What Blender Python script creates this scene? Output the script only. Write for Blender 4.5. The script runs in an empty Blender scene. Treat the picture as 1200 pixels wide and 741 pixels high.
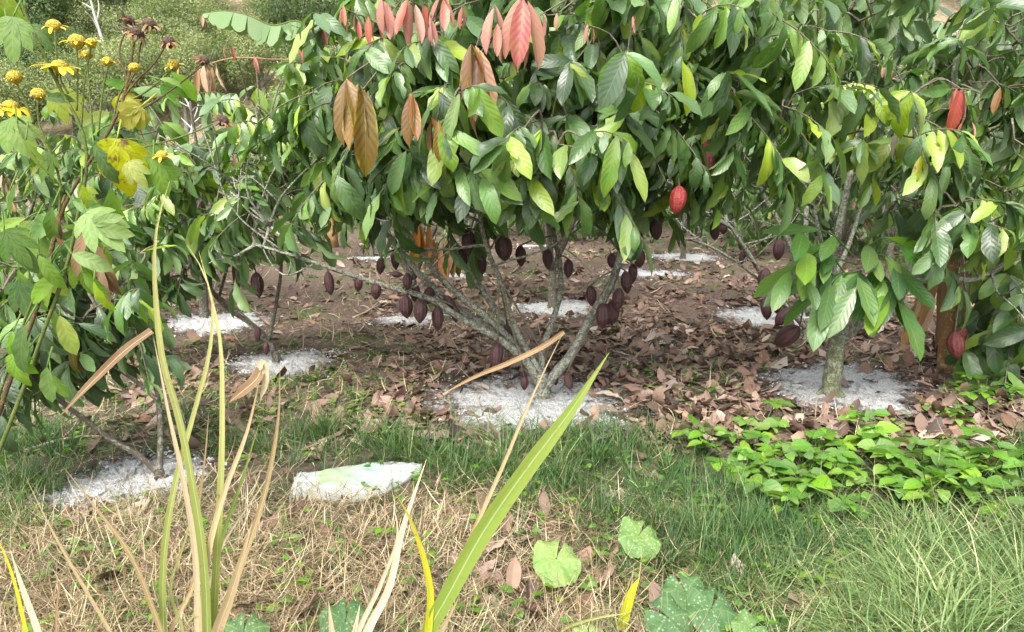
import bpy, math
import numpy as np
from mathutils import Vector

# ------------------------------------------------------------------ camera, sky, sun, exposure
S = bpy.context.scene
COL = S.collection
R = math.radians
F_PX, CX, CY = 873.0, 600.0, 370.5          # focal length and centre in photo pixels
CAM_H, PITCH = 1.40, R(11.0)
cam_d = bpy.data.cameras.new("camera")
cam = bpy.data.objects.new("camera", cam_d)
COL.objects.link(cam)
cam.location = (0, 0, CAM_H)
cam.rotation_euler = (R(90) - PITCH, 0, 0)
cam_d.sensor_width = 36.0
cam_d.lens = 36.0 * F_PX / 1200.0
cam_d.clip_start, cam_d.clip_end = 0.05, 1000.0
S.camera = cam

SUN_EL, SUN_AZ = R(52), R(200)              # azimuth from +Y (north) clockwise: behind the camera, to its left
wd = bpy.data.worlds.new("World")
S.world = wd
wd.use_nodes = True
wn = wd.node_tree
sky = wn.nodes.new("ShaderNodeTexSky")
sky.sky_type = 'NISHITA'
sky.sun_disc = False
sky.sun_elevation = SUN_EL
sky.sun_rotation = SUN_AZ
sky.air_density = 1.0
sky.dust_density = 4.0
hs = wn.nodes.new("ShaderNodeHueSaturation")  # thin white cloud takes most of the blue out of the sky
hs.inputs["Saturation"].default_value = 0.30
bg = wn.nodes["Background"]
bg.inputs["Strength"].default_value = 0.15
wn.links.new(sky.outputs[0], hs.inputs["Color"])
wn.links.new(hs.outputs[0], bg.inputs["Color"])

sun_d = bpy.data.lights.new("sun", 'SUN')
sun_d.energy = 1.15
sun_d.angle = R(24)
sun_d.color = (1.0, 0.95, 0.86)
sun = bpy.data.objects.new("sun", sun_d)
COL.objects.link(sun)
sdir = Vector((math.sin(SUN_AZ) * math.cos(SUN_EL), math.cos(SUN_AZ) * math.cos(SUN_EL), math.sin(SUN_EL)))
sun.rotation_euler = (-sdir).to_track_quat('-Z', 'Y').to_euler()
sun.location = (0, 0, 20)

S.view_settings.view_transform = 'Standard'
S.view_settings.look = 'None'
S.view_settings.exposure = 2.08
S.view_settings.gamma = 1.0
S.render.engine = 'CYCLES'
S.cycles.use_denoising = True
S.cycles.max_bounces = 6
S.cycles.diffuse_bounces = 4
S.cycles.glossy_bounces = 2
S.cycles.transmission_bounces = 3
S.cycles.caustics_reflective = False
S.cycles.caustics_refractive = False

# ------------------------------------------------------------------ helpers
rng = np.random.default_rng(20240611)
V = lambda *a: np.array(a, float)
def nrm(a):
    a = np.asarray(a, float)
    return a / np.maximum(np.linalg.norm(a, axis=-1, keepdims=True), 1e-9)
def U(a, b, n=None): return rng.uniform(a, b, n)

def gz(x, y):
    """height of the ground"""
    x, y = np.asarray(x, float), np.asarray(y, float)
    z = 0.025 * np.sin(x * 1.3 + 0.7) * np.sin(y * 1.1 + 0.3) + 0.015 * np.sin(x * 3.7 + y * 2.1) + 0.01 * np.sin(y * 5.3 - x * 2.9)
    z = z + 0.13 * np.exp(-(((x + 1.25) / 0.7) ** 2 + ((y - 2.45) / 0.42) ** 2))          # straw mound, front left
    return z
CP, SP = math.cos(PITCH), math.sin(PITCH)
def ray(px, py):
    x, u = (np.asarray(px, float) - CX) / F_PX, (CY - np.asarray(py, float)) / F_PX
    return x, CP + u * SP, -SP + u * CP
def at(px, py, Y):
    dx, dy, dz = ray(px, py)
    t = Y / dy
    return np.stack([dx * t, dy * t, CAM_H + dz * t], -1) if np.ndim(dx * t) else V(dx * t, dy * t, CAM_H + dz * t)
def gp(px, py, lift=0.0):
    """ground point seen at a photo pixel"""
    dx, dy, dz = ray(px, py)
    z = np.zeros_like(dx * 1.0)
    for _ in range(5):
        t = (z - CAM_H) / np.minimum(dz, -0.02)
        z = gz(dx * t, dy * t)
    return np.stack([dx * t, dy * t, z + lift], -1)
def proj(P):
    P = np.asarray(P, float)
    x, y, z = P[..., 0], P[..., 1], P[..., 2] - CAM_H
    f = y * CP - z * SP
    u = y * SP + z * CP
    return CX + F_PX * x / f, CY - F_PX * u / f

class MB:
    """collects quads, then links them as ONE mesh object"""
    def __init__(self): self.v, self.f, self.uv, self.c, self.m, self.n = [], [], [], [], [], 0
    def add(self, v, f, uv=None, c=None, m=0):
        v = np.asarray(v, float).reshape(-1, 3); f = np.asarray(f, int).reshape(-1, 4)
        self.v.append(v); self.f.append(f + self.n)
        self.uv.append(np.zeros((len(v), 2)) if uv is None else np.asarray(uv, float).reshape(-1, 2))
        cc = np.zeros((len(v), 4)); cc[:, 3] = 1
        if c is not None: cc[:, :3] = np.broadcast_to(np.asarray(c, float), (len(v), 3))
        self.c.append(cc); self.m.append(np.full(len(f), m)); self.n += len(v)
    def mesh(self, name, mats, smooth=True):
        v, f, uv, c, m = (np.concatenate(a) for a in (self.v, self.f, self.uv, self.c, self.m))
        me = bpy.data.meshes.new(name)
        me.vertices.add(len(v)); me.vertices.foreach_set("co", v.ravel())
        me.loops.add(f.size); me.loops.foreach_set("vertex_index", f.ravel().astype(np.int32))
        me.polygons.add(len(f))
        me.polygons.foreach_set("loop_start", (np.arange(len(f)) * 4).astype(np.int32))
        me.polygons.foreach_set("material_index", m.astype(np.int32))
        me.polygons.foreach_set("use_smooth", np.full(len(f), smooth))
        ul = me.uv_layers.new(name="UVMap")
        ul.data.foreach_set("uv", uv[f.ravel()].ravel().astype(np.float32))
        ca = me.color_attributes.new("leaf", 'FLOAT_COLOR', 'POINT')
        ca.data.foreach_set("color", c.ravel().astype(np.float32))
        for mt in (mats if isinstance(mats, (list, tuple)) else [mats]): me.materials.append(mt)
        me.update(calc_edges=True); me.validate()
        return me
    def build(self, name, mats, parent=None, smooth=True):
        return link(name, self.mesh(name, mats, smooth), parent)

def link(name, data, parent=None):
    o = bpy.data.objects.new(name, data); COL.objects.link(o)
    if parent is not None:
        o.parent = parent
        o.location = -Vector(parent.location)      # meshes are written in world coordinates
    return o
def tag(o, label=None, cat=None, group=None, kind=None):
    for k, v in (("label", label), ("category", cat), ("group", group), ("kind", kind)):
        if v: o[k] = v
    return o
def thing(name, label, cat, loc, group=None):
    o = bpy.data.objects.new(name, None); COL.objects.link(o)
    o.location = tuple(float(a) for a in loc); o.empty_display_size = 0.1
    return tag(o, label, cat, group)
def copy_thing(o, loc, rz=0.0, sc=1.0, label=None, group=None):
    c = o.copy(); COL.objects.link(c)
    c.location = tuple(float(a) for a in loc); c.rotation_euler = (0, 0, rz); c.scale = (sc, sc, sc)
    if label: c["label"] = label
    if group: c["group"] = group
    for ch in list(o.children):
        d = ch.copy(); COL.objects.link(d); d.parent = c
        for g in list(ch.children):
            e = g.copy(); COL.objects.link(e); e.parent = d
    return c

PROF = {
    "cacao": ([0, .05, .15, .3, .5, .68, .82, .91, .96, 1], [.03, .22, .58, .86, 1, .97, .74, .40, .16, .02]),
    "oval":  ([0, .04, .15, .35, .55, .75, .9, 1], [.03, .45, .86, 1, .93, .66, .27, .02]),
    "lance": ([0, .1, .3, .5, .8, 1], [.08, .5, .9, 1, .55, .02]),
    "lobed": ([0, .06, .14, .26, .34, .42, .50, .56, .64, .74, .82, .9, 1], [.03, .16, .34, .86, 1.0, .72, .50, .78, .82, .52, .46, .28, .02]),
    "petal": ([0, .2, .6, .85, 1], [.4, .8, 1, .7, .05]),
    "blade": ([0, .1, .4, .7, 1], [.7, 1, .9, .55, .04]),
}
def leaves(mb, P, D, N, L, W, bend=0.6, fold=0.25, rip=0.05, col=None, nt=6, ns=4, prof="cacao", twist=0.0, m=0, jag=0.0):
    """n leaves at once: base points P, directions D, upper-side normals N"""
    P = np.atleast_2d(P).astype(float); n = len(P)
    D = nrm(np.broadcast_to(D, (n, 3))); N = np.broadcast_to(N, (n, 3))
    N = nrm(N - (N * D).sum(1, keepdims=True) * D + 1e-6)
    B = np.cross(D, N)
    ar = lambda a: np.broadcast_to(np.asarray(a, float), (n,))[:, None, None]
    L, W, bend, fold, rip, twist = map(ar, (L, W, bend, fold, rip, twist))
    t = np.linspace(0, 1, nt + 1)[None, :, None]; s = np.linspace(-1, 1, ns + 1)[None, None, :]
    w = np.interp(t, *PROF[prof])
    k = np.where(np.abs(bend) < 1e-3, 1e-3, bend)
    cy, cz = np.sin(k * t) / k, -(1 - np.cos(k * t)) / k
    ph = U(0, 6.28, n)[:, None, None]
    if jag > 0:      # uneven margins, now and then a bite out of one side
        jj = 1 + jag * rng.standard_normal((n, nt + 1, 2)) - 0.45 * (rng.random((n, nt + 1, 2)) < jag * 0.22)
        w = w * np.where(s < 0, jj[..., :1], jj[..., 1:])
    off = 0.5 * W * s * w
    up = np.abs(off) * np.sin(fold) + rip * W * s * s * np.sin(t * 17 + ph + 2.1 * (s > 0)) * np.sqrt(np.abs(w))
    side = off * np.cos(fold)
    tw = twist * t
    sx, ux = side * np.cos(tw) - up * np.sin(tw), side * np.sin(tw) + up * np.cos(tw)
    e = lambda a: a[..., None]
    Dn, Nn, Bn = D[:, None, None, :], N[:, None, None, :], B[:, None, None, :]
    nl = Nn * e(np.cos(k * t)) + Dn * e(np.sin(k * t))
    v = P[:, None, None, :] + e(L) * (Dn * e(cy) + Nn * e(cz)) + Bn * e(sx) + nl * e(ux)
    v = np.broadcast_to(v, (n, nt + 1, ns + 1, 3))
    uv = np.broadcast_to(np.stack(np.broadcast_arrays(s * 0.5 + 0.5, t), -1), (n, nt + 1, ns + 1, 2))
    if col is None: col = rng.random((n, 3))
    c = np.broadcast_to(np.atleast_2d(col)[:, None, None, :], (n, nt + 1, ns + 1, 3))
    i = np.arange((nt + 1) * (ns + 1)).reshape(nt + 1, ns + 1)
    q = np.stack([i[:-1, :-1], i[:-1, 1:], i[1:, 1:], i[1:, :-1]], -1).reshape(-1, 4)
    f = (np.arange(n)[:, None, None] * i.size + q[None]).reshape(-1, 4)
    mb.add(v, f, uv, c.reshape(-1, 3), m)

def smooth_path(pts, n):
    pts = np.asarray(pts, float)
    if len(pts) < 3:
        return np.linspace(pts[0], pts[-1], n)
    d = np.r_[0, np.cumsum(np.linalg.norm(np.diff(pts, axis=0), axis=1))]
    d /= d[-1]
    m = np.gradient(pts, d, axis=0)
    T = np.linspace(0, 1, n); k = np.clip(np.searchsorted(d, T, side='right') - 1, 0, len(d) - 2)
    h = (d[k + 1] - d[k])[:, None]; u = ((T - d[k]) / (d[k + 1] - d[k]))[:, None]
    return ((2*u**3 - 3*u**2 + 1) * pts[k] + (u**3 - 2*u**2 + u) * h * m[k] + (-2*u**3 + 3*u**2) * pts[k+1] + (u**3 - u**2) * h * m[k+1])
def tube(mb, pts, r0, r1, n=None, sides=8, lump=0.0, col=None, m=0, power=1.0, cap=True):
    n = n or max(3, 3 * len(pts))
    p = smooth_path(pts, n)
    T = nrm(np.gradient(p, axis=0))
    a = np.where(np.abs(T[:, 2:3]) > 0.9, V(1, 0, 0), V(0, 0, 1))
    a = np.broadcast_to(np.abs(T.mean(0))[2] > 0.8 and V(1, 0, 0) or V(0, 0, 1), T.shape) if False else np.broadcast_to(V(1, 0, 0) if abs(T.mean(0)[2]) > 0.75 else V(0, 0, 1), T.shape)
    A = nrm(np.cross(T, a)); B = np.cross(T, A)
    q = np.linspace(0, 1, n)
    r = r0 + (r1 - r0) * q ** power
    if cap:
        r = r.copy(); p = np.concatenate([p[:1], p, p[-1:]]); A = np.concatenate([A[:1], A, A[-1:]]); B = np.concatenate([B[:1], B, B[-1:]])
        r = np.r_[r[0] * 0.02, r, r[-1] * 0.02]; n += 2
    th = np.linspace(0, 2 * np.pi, sides, endpoint=False)
    rr = r[:, None] * (1 + lump * rng.standard_normal((n, sides)))
    v = p[:, None] + rr[..., None] * (np.cos(th)[None, :, None] * A[:, None] + np.sin(th)[None, :, None] * B[:, None])
    i = np.arange(n * sides).reshape(n, sides); j = np.roll(i, -1, axis=1)
    f = np.stack([i[:-1], j[:-1], j[1:], i[1:]], -1).reshape(-1, 4)
    uv = np.stack(np.broadcast_arrays(th[None] / 6.283, np.linspace(0, 1, n)[:, None]), -1)
    mb.add(v, f, uv, rng.random(3) if col is None else col, m)
    return p
def ribbon(mb, pts, w, n=26, fold=0.35, facing=None, col=None, prof=([0, .1, .5, .8, 1], [.8, 1, .95, .6, .03]), twist=0.0, rip=0.0):
    """a long grass blade: a strip with a V fold along its midrib, about 1 mm thick at the fold"""
    p = smooth_path(pts, n); T = nrm(np.gradient(p, axis=0))
    fc = V(0, -1, 0.35) if facing is None else np.asarray(facing, float)
    Nn = nrm(fc - (T @ fc)[:, None] * T); B = np.cross(T, Nn)
    q = np.linspace(0, 1, n); ww = w * np.interp(q, *prof) * 0.5
    a = twist * q + 0.15 * np.sin(q * 9 + U(0, 6))
    B2 = B * np.cos(a)[:, None] + Nn * np.sin(a)[:, None]; N2 = np.cross(B2, T)
    s = np.linspace(-1, 1, 5)
    v = p[:, None] + (ww[:, None] * s * math.cos(fold))[..., None] * B2[:, None] + (ww[:, None] * (np.abs(s) * math.sin(fold) + rip * s * s * np.sin(q * 40)[:, None]))[..., None] * N2[:, None]
    i = np.arange(n * 5).reshape(n, 5)
    f = np.stack([i[:-1, :-1], i[:-1, 1:], i[1:, 1:], i[1:, :-1]], -1).reshape(-1, 4)
    mb.add(v, f, np.stack(np.broadcast_arrays(s[None] * .5 + .5, q[:, None]), -1), rng.random(3) if col is None else col)
def lathe(mb, prof, axis_o, axis_d, seg=16, ridges=0, depth=0.0, col=None, m=0, bend=0.0):
    """prof: rows of (distance along the axis, radius)"""
    d = nrm(axis_d); a = nrm(np.cross(d, V(0.3, 1, 0.2))); b = np.cross(d, a)
    prof = np.asarray(prof, float); th = np.linspace(0, 2 * np.pi, seg, endpoint=False)
    rr = prof[:, 1:2] * (1 + depth * np.cos(ridges * th)[None])
    c = axis_o + prof[:, 0:1] * d + bend * (prof[:, 0:1] ** 2) * a
    v = c[:, None] + rr[..., None] * (np.cos(th)[None, :, None] * a + np.sin(th)[None, :, None] * b)
    n = len(prof); i = np.arange(n * seg).reshape(n, seg); j = np.roll(i, -1, axis=1)
    f = np.stack([i[:-1], j[:-1], j[1:], i[1:]], -1).reshape(-1, 4)
    uv = np.stack(np.broadcast_arrays(th[None] / 6.283, np.linspace(0, 1, n)[:, None]), -1)
    mb.add(v, f, uv, rng.random(3) if col is None else col, m)

# ------------------------------------------------------------------ materials
def mat(name):
    m = bpy.data.materials.new(name); m.use_nodes = True
    nt = m.node_tree; b = nt.nodes["Principled BSDF"]
    def N(t, **k):
        n = nt.nodes.new("ShaderNode" + t)
        for a, v in k.items():
            if a in n.inputs: n.inputs[a].default_value = v
            else: setattr(n, a, v)
        return n
    def Lk(a, b_): nt.links.new(a, b_)
    def math_(op, a, b_=None, c=None, clamp=False):
        n = nt.nodes.new("ShaderNodeMath"); n.operation = op; n.use_clamp = clamp
        for i, x in enumerate((a, b_, c)):
            if x is None: continue
            if isinstance(x, (int, float)): n.inputs[i].default_value = x
            else: Lk(x, n.inputs[i])
        return n.outputs[0]
    def mix(fac, a, b_, mode='MIX'):
        n = nt.nodes.new("ShaderNodeMix"); n.data_type = 'RGBA'; n.blend_type = mode
        for sock, x in ((n.inputs[0], fac), (n.inputs[6], a), (n.inputs[7], b_)):
            if isinstance(x, (int, float)): sock.default_value = x
            elif isinstance(x, (tuple, list)): sock.default_value = (*x, 1) if len(x) == 3 else x
            else: Lk(x, sock)
        return n.outputs[2]
    def ramp(fac, stops, interp='LINEAR'):
        n = nt.nodes.new("ShaderNodeValToRGB"); cr = n.color_ramp; cr.interpolation = interp
        while len(cr.elements) < len(stops): cr.elements.new(0.5)
        for e, (p, c) in zip(cr.elements, stops):
            e.position = p; e.color = (*c, 1) if not isinstance(c, (int, float)) else (c, c, c, 1)
        Lk(fac, n.inputs[0]); return n.outputs[0]
    def noise(scale, detail=4, rough=0.55, coord=None, dist=0.0):
        n = N("TexNoise"); n.inputs["Scale"].default_value = scale; n.inputs["Detail"].default_value = detail
        n.inputs["Roughness"].default_value = rough; n.inputs["Distortion"].default_value = dist
        if coord is not None: Lk(coord, n.inputs["Vector"])
        return n.outputs["Fac"]
    def bump(h, st, dist=0.01, normal=None):
        n = N("Bump"); n.inputs["Strength"].default_value = st; n.inputs["Distance"].default_value = dist
        Lk(h, n.inputs["Height"])
        if normal is not None: Lk(normal, n.inputs["Normal"])
        Lk(n.outputs[0], b.inputs["Normal"]); return n.outputs[0]
    class K: pass
    k = K(); k.m, k.nt, k.b, k.N, k.L, k.math, k.mix, k.ramp, k.noise, k.bump = m, nt, b, N, Lk, math_, mix, ramp, noise, bump
    k.pos = N("NewGeometry").outputs["Position"]
    k.obj = N("TexCoord").outputs["Object"]
    return k

def leaf_mat(name, stops, rough=0.34, trans=0.33, vein=0.24, veins=8.0, quilt=0.12, spots=0.15, under=(0.13, 0.2, 0.07), spot_col=(0.13, 0.07, 0.025), tgain=(1.35, 1.5, 0.55), spec=0.66, dusty_sheen=0.0, speckle=0.0, edge=None):
    k = mat(name)
    at_ = k.N("Attribute"); at_.attribute_name = "leaf"
    sep = k.N("SeparateColor"); k.L(at_.outputs["Color"], sep.inputs[0])
    r1, r2, r3 = sep.outputs
    base = k.ramp(r1, stops)
    uvn = k.N("UVMap"); sx = k.N("SeparateXYZ"); k.L(uvn.outputs[0], sx.inputs[0])
    au = k.math('MULTIPLY', k.math('ABSOLUTE', k.math('SUBTRACT', sx.outputs[0], 0.5)), 2.0)
    lat = k.math('FRACT', k.math('MULTIPLY', k.math('SUBTRACT', sx.outputs[1], k.math('MULTIPLY', au, 0.22)), veins))
    tri = k.math('ABSOLUTE', k.math('SUBTRACT', lat, 0.5))          # 0.5 on a side vein, 0 between two
    latm = k.math('MULTIPLY', k.math('SUBTRACT', tri, 0.41, clamp=True), 9.0, clamp=True)
    mid = k.math('SUBTRACT', 1.0, k.math('MULTIPLY', au, 16.0), clamp=True)
    vm = k.math('MAXIMUM', k.math('MULTIPLY', latm, 0.6), mid)
    pale = k.mix(0.6, base, (0.42, 0.5, 0.2))
    col = k.mix(k.math('MULTIPLY', vm, vein), base, pale)
    nz = k.noise(9.0, 3, 0.6, k.pos)
    hsv = k.N("HueSaturation"); k.L(col, hsv.inputs["Color"])
    k.L(k.math('ADD', k.math('MULTIPLY', r2, 0.5), 0.75), hsv.inputs["Value"])
    k.L(k.math('ADD', k.math('MULTIPLY', nz, 0.08), 0.46), hsv.inputs["Hue"])
    k.L(k.math('ADD', k.math('MULTIPLY', r3, 0.35), 0.85), hsv.inputs["Saturation"])
    col = hsv.outputs[0]
    if edge is not None:      # a rim that has dried or yellowed
        em = k.math('MULTIPLY', k.math('SUBTRACT', k.math('ADD', au, k.math('MULTIPLY', nz, 1.3)), 1.62, clamp=True), 4.0, clamp=True)
        col = k.mix(em, col, edge)
    if spots > 0:
        sn = k.noise(26.0, 3, 0.7, k.pos)
        th = k.math('SUBTRACT', 0.74, k.math('MULTIPLY', r3, spots))
        sm = k.math('MULTIPLY', k.math('SUBTRACT', sn, th, clamp=True), 9.0, clamp=True)
        col = k.mix(sm, col, spot_col)
    if speckle > 0:
        vo = k.N("TexVoronoi"); vo.inputs["Scale"].default_value = 75.0; k.L(k.pos, vo.inputs["Vector"])
        col = k.mix(k.math('MULTIPLY', k.math('LESS_THAN', vo.outputs["Distance"], 0.26), speckle), col, (0.6, 0.65, 0.5))
    if dusty_sheen > 0:     # pale sheen painted into the leaf colour, patchy like dust
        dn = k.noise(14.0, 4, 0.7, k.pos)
        col = k.mix(k.math('MULTIPLY', k.math('MULTIPLY', r2, dn), dusty_sheen * 2), col, (0.27, 0.33, 0.24))
    back = k.N("NewGeometry").outputs["Backfacing"]
    colb = k.mix(k.math('MULTIPLY', back, 0.55), col, under)
    k.L(colb, k.b.inputs["Base Color"])
    k.L(k.math('ADD', rough, k.math('ADD', k.math('MULTIPLY', r3, 0.16), k.math('MULTIPLY', back, 0.2))), k.b.inputs["Roughness"])
    k.b.inputs["Specular IOR Level"].default_value = spec
    h = k.math('ADD', k.math('MULTIPLY', k.math('SUBTRACT', 0.5, tri), 1.6), k.math('MULTIPLY', nz, 0.5))
    h = k.math('SUBTRACT', h, k.math('MULTIPLY', mid, 0.5))
    nb = k.bump(h, quilt, 0.012)
    tr = k.N("BsdfTranslucent"); k.L(k.mix(1.0, col, tgain, 'MULTIPLY'), tr.inputs["Color"]); k.L(nb, tr.inputs["Normal"])
    ms = k.N("MixShader"); ms.inputs[0].default_value = trans
    k.L(k.b.outputs[0], ms.inputs[1]); k.L(tr.outputs[0], ms.inputs[2])
    k.L(ms.outputs[0], k.nt.nodes["Material Output"].inputs["Surface"])
    return k.m

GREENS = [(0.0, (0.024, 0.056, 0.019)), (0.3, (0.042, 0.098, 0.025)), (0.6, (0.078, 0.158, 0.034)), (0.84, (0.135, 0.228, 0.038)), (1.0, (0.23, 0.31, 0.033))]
M = {}
M["leaf"] = leaf_mat("cacao_leaf", GREENS, edge=(0.17, 0.15, 0.035), dusty_sheen=0.12)
M["leaf_bright"] = leaf_mat("cacao_leaf_fresh", [(0, (0.04, 0.105, 0.026)), (0.4, (0.075, 0.165, 0.032)), (0.75, (0.13, 0.235, 0.04)), (1, (0.22, 0.32, 0.045))], vein=0.4)
M["leaf_far"] = leaf_mat("distant_leaf", [(0, (0.018, 0.05, 0.016)), (0.5, (0.045, 0.105, 0.03)), (1, (0.11, 0.19, 0.04))], quilt=0.0, spots=0.0, rough=0.75, spec=0.12)
M["flush_pink"] = leaf_mat("young_pink_leaf", [(0, (0.31, 0.085, 0.07)), (0.5, (0.36, 0.15, 0.115)), (1, (0.38, 0.205, 0.15))], under=(0.36, 0.2, 0.16), tgain=(1.0, 0.75, 0.6), spots=0.02, vein=0.15)
M["flush_copper"] = leaf_mat("young_copper_leaf", [(0, (0.12, 0.095, 0.014)), (0.5, (0.19, 0.095, 0.028)), (1, (0.25, 0.12, 0.06))], under=(0.22, 0.13, 0.05), tgain=(1.4, 1.1, 0.5), spots=0.05, edge=(0.32, 0.26, 0.03))
M["yellow_leaf"] = leaf_mat("yellowed_leaf", [(0, (0.20, 0.25, 0.03)), (1, (0.36, 0.335, 0.03))], under=(0.45, 0.4, 0.08), tgain=(1.3, 1.2, 0.5), vein=0.1, quilt=0.08, spots=0.18, edge=(0.22, 0.30, 0.04))
M["sun_leaf"] = leaf_mat("sunflower_leaf", [(0, (0.05, 0.105, 0.024)), (0.4, (0.095, 0.18, 0.032)), (0.8, (0.16, 0.25, 0.04)), (1, (0.26, 0.30, 0.04))], vein=0.25, quilt=0.1, veins=6, rough=0.5, trans=0.42, spots=0.1, spec=0.35)
M["dead_leaf"] = leaf_mat("dead_leaf", [(0, (0.035, 0.024, 0.020)), (0.25, (0.085, 0.054, 0.043)), (0.5, (0.145, 0.088, 0.065)), (0.75, (0.215, 0.142, 0.108)), (0.92, (0.26, 0.192, 0.148)), (1, (0.34, 0.29, 0.24))], rough=0.55, trans=0.06, vein=0.1, quilt=0.12, under=(0.22, 0.145, 0.108), spots=0.2, spot_col=(0.06, 0.03, 0.02), tgain=(1.2, 0.9, 0.6), spec=0.3)
M["grey_leaf"] = leaf_mat("withered_grey_leaf", [(0, (0.26, 0.19, 0.15)), (1, (0.34, 0.27, 0.22))], rough=0.6, trans=0.1, under=(0.3, 0.24, 0.2), spots=0.1)
M["dry_banana"] = leaf_mat("dry_banana_leaf", [(0, (0.16, 0.09, 0.045)), (0.5, (0.30, 0.18, 0.09)), (1, (0.42, 0.30, 0.19))], rough=0.65, trans=0.15, vein=0.2, veins=30, under=(0.3, 0.2, 0.12), tgain=(1.2, 1, 0.7))
M["banana"] = leaf_mat("banana_leaf", [(0, (0.075, 0.14, 0.06)), (1, (0.12, 0.19, 0.085))], rough=0.45, trans=0.3, vein=0.3, veins=34, spots=0.03)
M["squash"] = leaf_mat("squash_leaf", [(0, (0.045, 0.095, 0.035)), (0.5, (0.08, 0.15, 0.042)), (1, (0.18, 0.255, 0.07))], rough=0.55, trans=0.2, vein=0.35, veins=4, speckle=0.18, spec=0.3, spots=0.02)
M["weed"] = leaf_mat("weed_leaf", [(0, (0.06, 0.145, 0.02)), (0.6, (0.105, 0.21, 0.025)), (1, (0.17, 0.28, 0.04))], rough=0.5, trans=0.35, vein=0.35, veins=5, spots=0.02)
M["petal"] = leaf_mat("yellow_petal", [(0, (0.62, 0.42, 0.01)), (1, (0.72, 0.56, 0.015))], rough=0.5, trans=0.3, vein=0.05, under=(0.7, 0.5, 0.05), tgain=(1, 1, 0.6), spots=0.0, quilt=0.1)
M["dry_petal"] = leaf_mat("withered_petal", [(0, (0.10, 0.055, 0.025)), (1, (0.20, 0.11, 0.04))], rough=0.7, trans=0.05, vein=0.0, under=(0.1, 0.06, 0.03), spots=0.0)

def blade_mat(name, stops, along=None, rough=0.5, trans=0.25, streak=0.35, detail=False):
    k = mat(name)
    a = k.N("Attribute"); a.attribute_name = "leaf"
    sep = k.N("SeparateColor"); k.L(a.outputs["Color"], sep.inputs[0])
    uvn = k.N("UVMap"); sx = k.N("SeparateXYZ"); k.L(uvn.outputs[0], sx.inputs[0])
    f = sep.outputs[0]
    if along is not None:
        f = k.math('ADD', k.math('MULTIPLY', f, 1 - along), k.math('MULTIPLY', sx.outputs[1], along))
    col = k.ramp(f, stops)
    mp = k.N("Mapping"); mp.inputs["Scale"].default_value = (14, 1.2, 1); k.L(uvn.outputs[0], mp.inputs[0])
    st = k.noise(3.0, 4, 0.6, mp.outputs[0])
    hsv = k.N("HueSaturation"); k.L(col, hsv.inputs["Color"])
    k.L(k.math('ADD', k.math('MULTIPLY', st, streak * 2), k.math('ADD', k.math('MULTIPLY', sep.outputs[1], 0.4), 0.8 - streak)), hsv.inputs["Value"])
    colr = hsv.outputs[0]
    if detail:   # pale midrib, brown flecks and a drying margin
        au = k.math('ABSOLUTE', k.math('SUBTRACT', sx.outputs[0], 0.5))
        colr = k.mix(k.math('MULTIPLY', k.math('LESS_THAN', au, 0.035), 0.5), colr, (0.5, 0.5, 0.32))
        fl = k.noise(45, 4, 0.7, k.pos); m2 = N2 = k.N("Mapping"); m2.inputs["Scale"].default_value = (60, 1.5, 1); k.L(uvn.outputs[0], m2.inputs[0])
        fine = k.noise(2.0, 3, 0.6, m2.outputs[0])
        colr = k.mix(k.math('MULTIPLY', k.math('SUBTRACT', fl, 0.60, clamp=True), 5.0, clamp=True), colr, (0.16, 0.09, 0.035))
        colr = k.mix(k.math('MULTIPLY', k.math('SUBTRACT', k.math('ADD', au, k.math('MULTIPLY', fl, 0.22)), 0.56, clamp=True), 12.0, clamp=True), colr, (0.30, 0.21, 0.10))
        k.bump(k.math('ADD', fine, fl), 0.5, 0.003)
    k.L(colr, k.b.inputs["Base Color"])
    k.b.inputs["Roughness"].default_value = rough; k.b.inputs["Specular IOR Level"].default_value = 0.35
    tr = k.N("BsdfTranslucent"); k.L(k.mix(1.0, colr, (1.25, 1.3, 0.6), 'MULTIPLY'), tr.inputs[0])
    ms = k.N("MixShader"); ms.inputs[0].default_value = trans
    k.L(k.b.outputs[0], ms.inputs[1]); k.L(tr.outputs[0], ms.inputs[2])
    k.L(ms.outputs[0], k.nt.nodes["Material Output"].inputs["Surface"])
    return k.m
M["straw"] = blade_mat("dry_straw", [(0, (0.09, 0.06, 0.035)), (0.3, (0.22, 0.16, 0.09)), (0.7, (0.37, 0.29, 0.175)), (1, (0.52, 0.44, 0.30))])
M["grass"] = blade_mat("green_grass", [(0, (0.028, 0.07, 0.020)), (0.4, (0.058, 0.125, 0.032)), (0.75, (0.12, 0.20, 0.055)), (1, (0.33, 0.32, 0.15))], trans=0.35)
M["tall_grass"] = blade_mat("pale_tall_grass", [(0, (0.04, 0.085, 0.025)), (0.4, (0.09, 0.16, 0.045)), (0.75, (0.19, 0.265, 0.09)), (1, (0.40, 0.42, 0.22))], trans=0.35)
M["cane_dry"] = blade_mat("dry_cane_blade", [(0, (0.27, 0.19, 0.09)), (0.5, (0.42, 0.33, 0.20)), (1, (0.52, 0.44, 0.31))], rough=0.6, detail=True)
M["cane_brown"] = blade_mat("brown_cane_blade", [(0, (0.15, 0.085, 0.04)), (1, (0.34, 0.22, 0.115))], rough=0.6, detail=True)
M["cane_pale"] = blade_mat("pale_green_cane_blade", [(0, (0.11, 0.16, 0.035)), (0.4, (0.21, 0.25, 0.06)), (0.7, (0.36, 0.34, 0.13)), (1, (0.50, 0.42, 0.20))], along=0.7, detail=True)
M["cane_green"] = blade_mat("green_cane_blade", [(0, (0.10, 0.17, 0.03)), (0.5, (0.155, 0.235, 0.04)), (1, (0.22, 0.29, 0.055))], along=0.5, trans=0.4, streak=0.2, detail=True)
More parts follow.
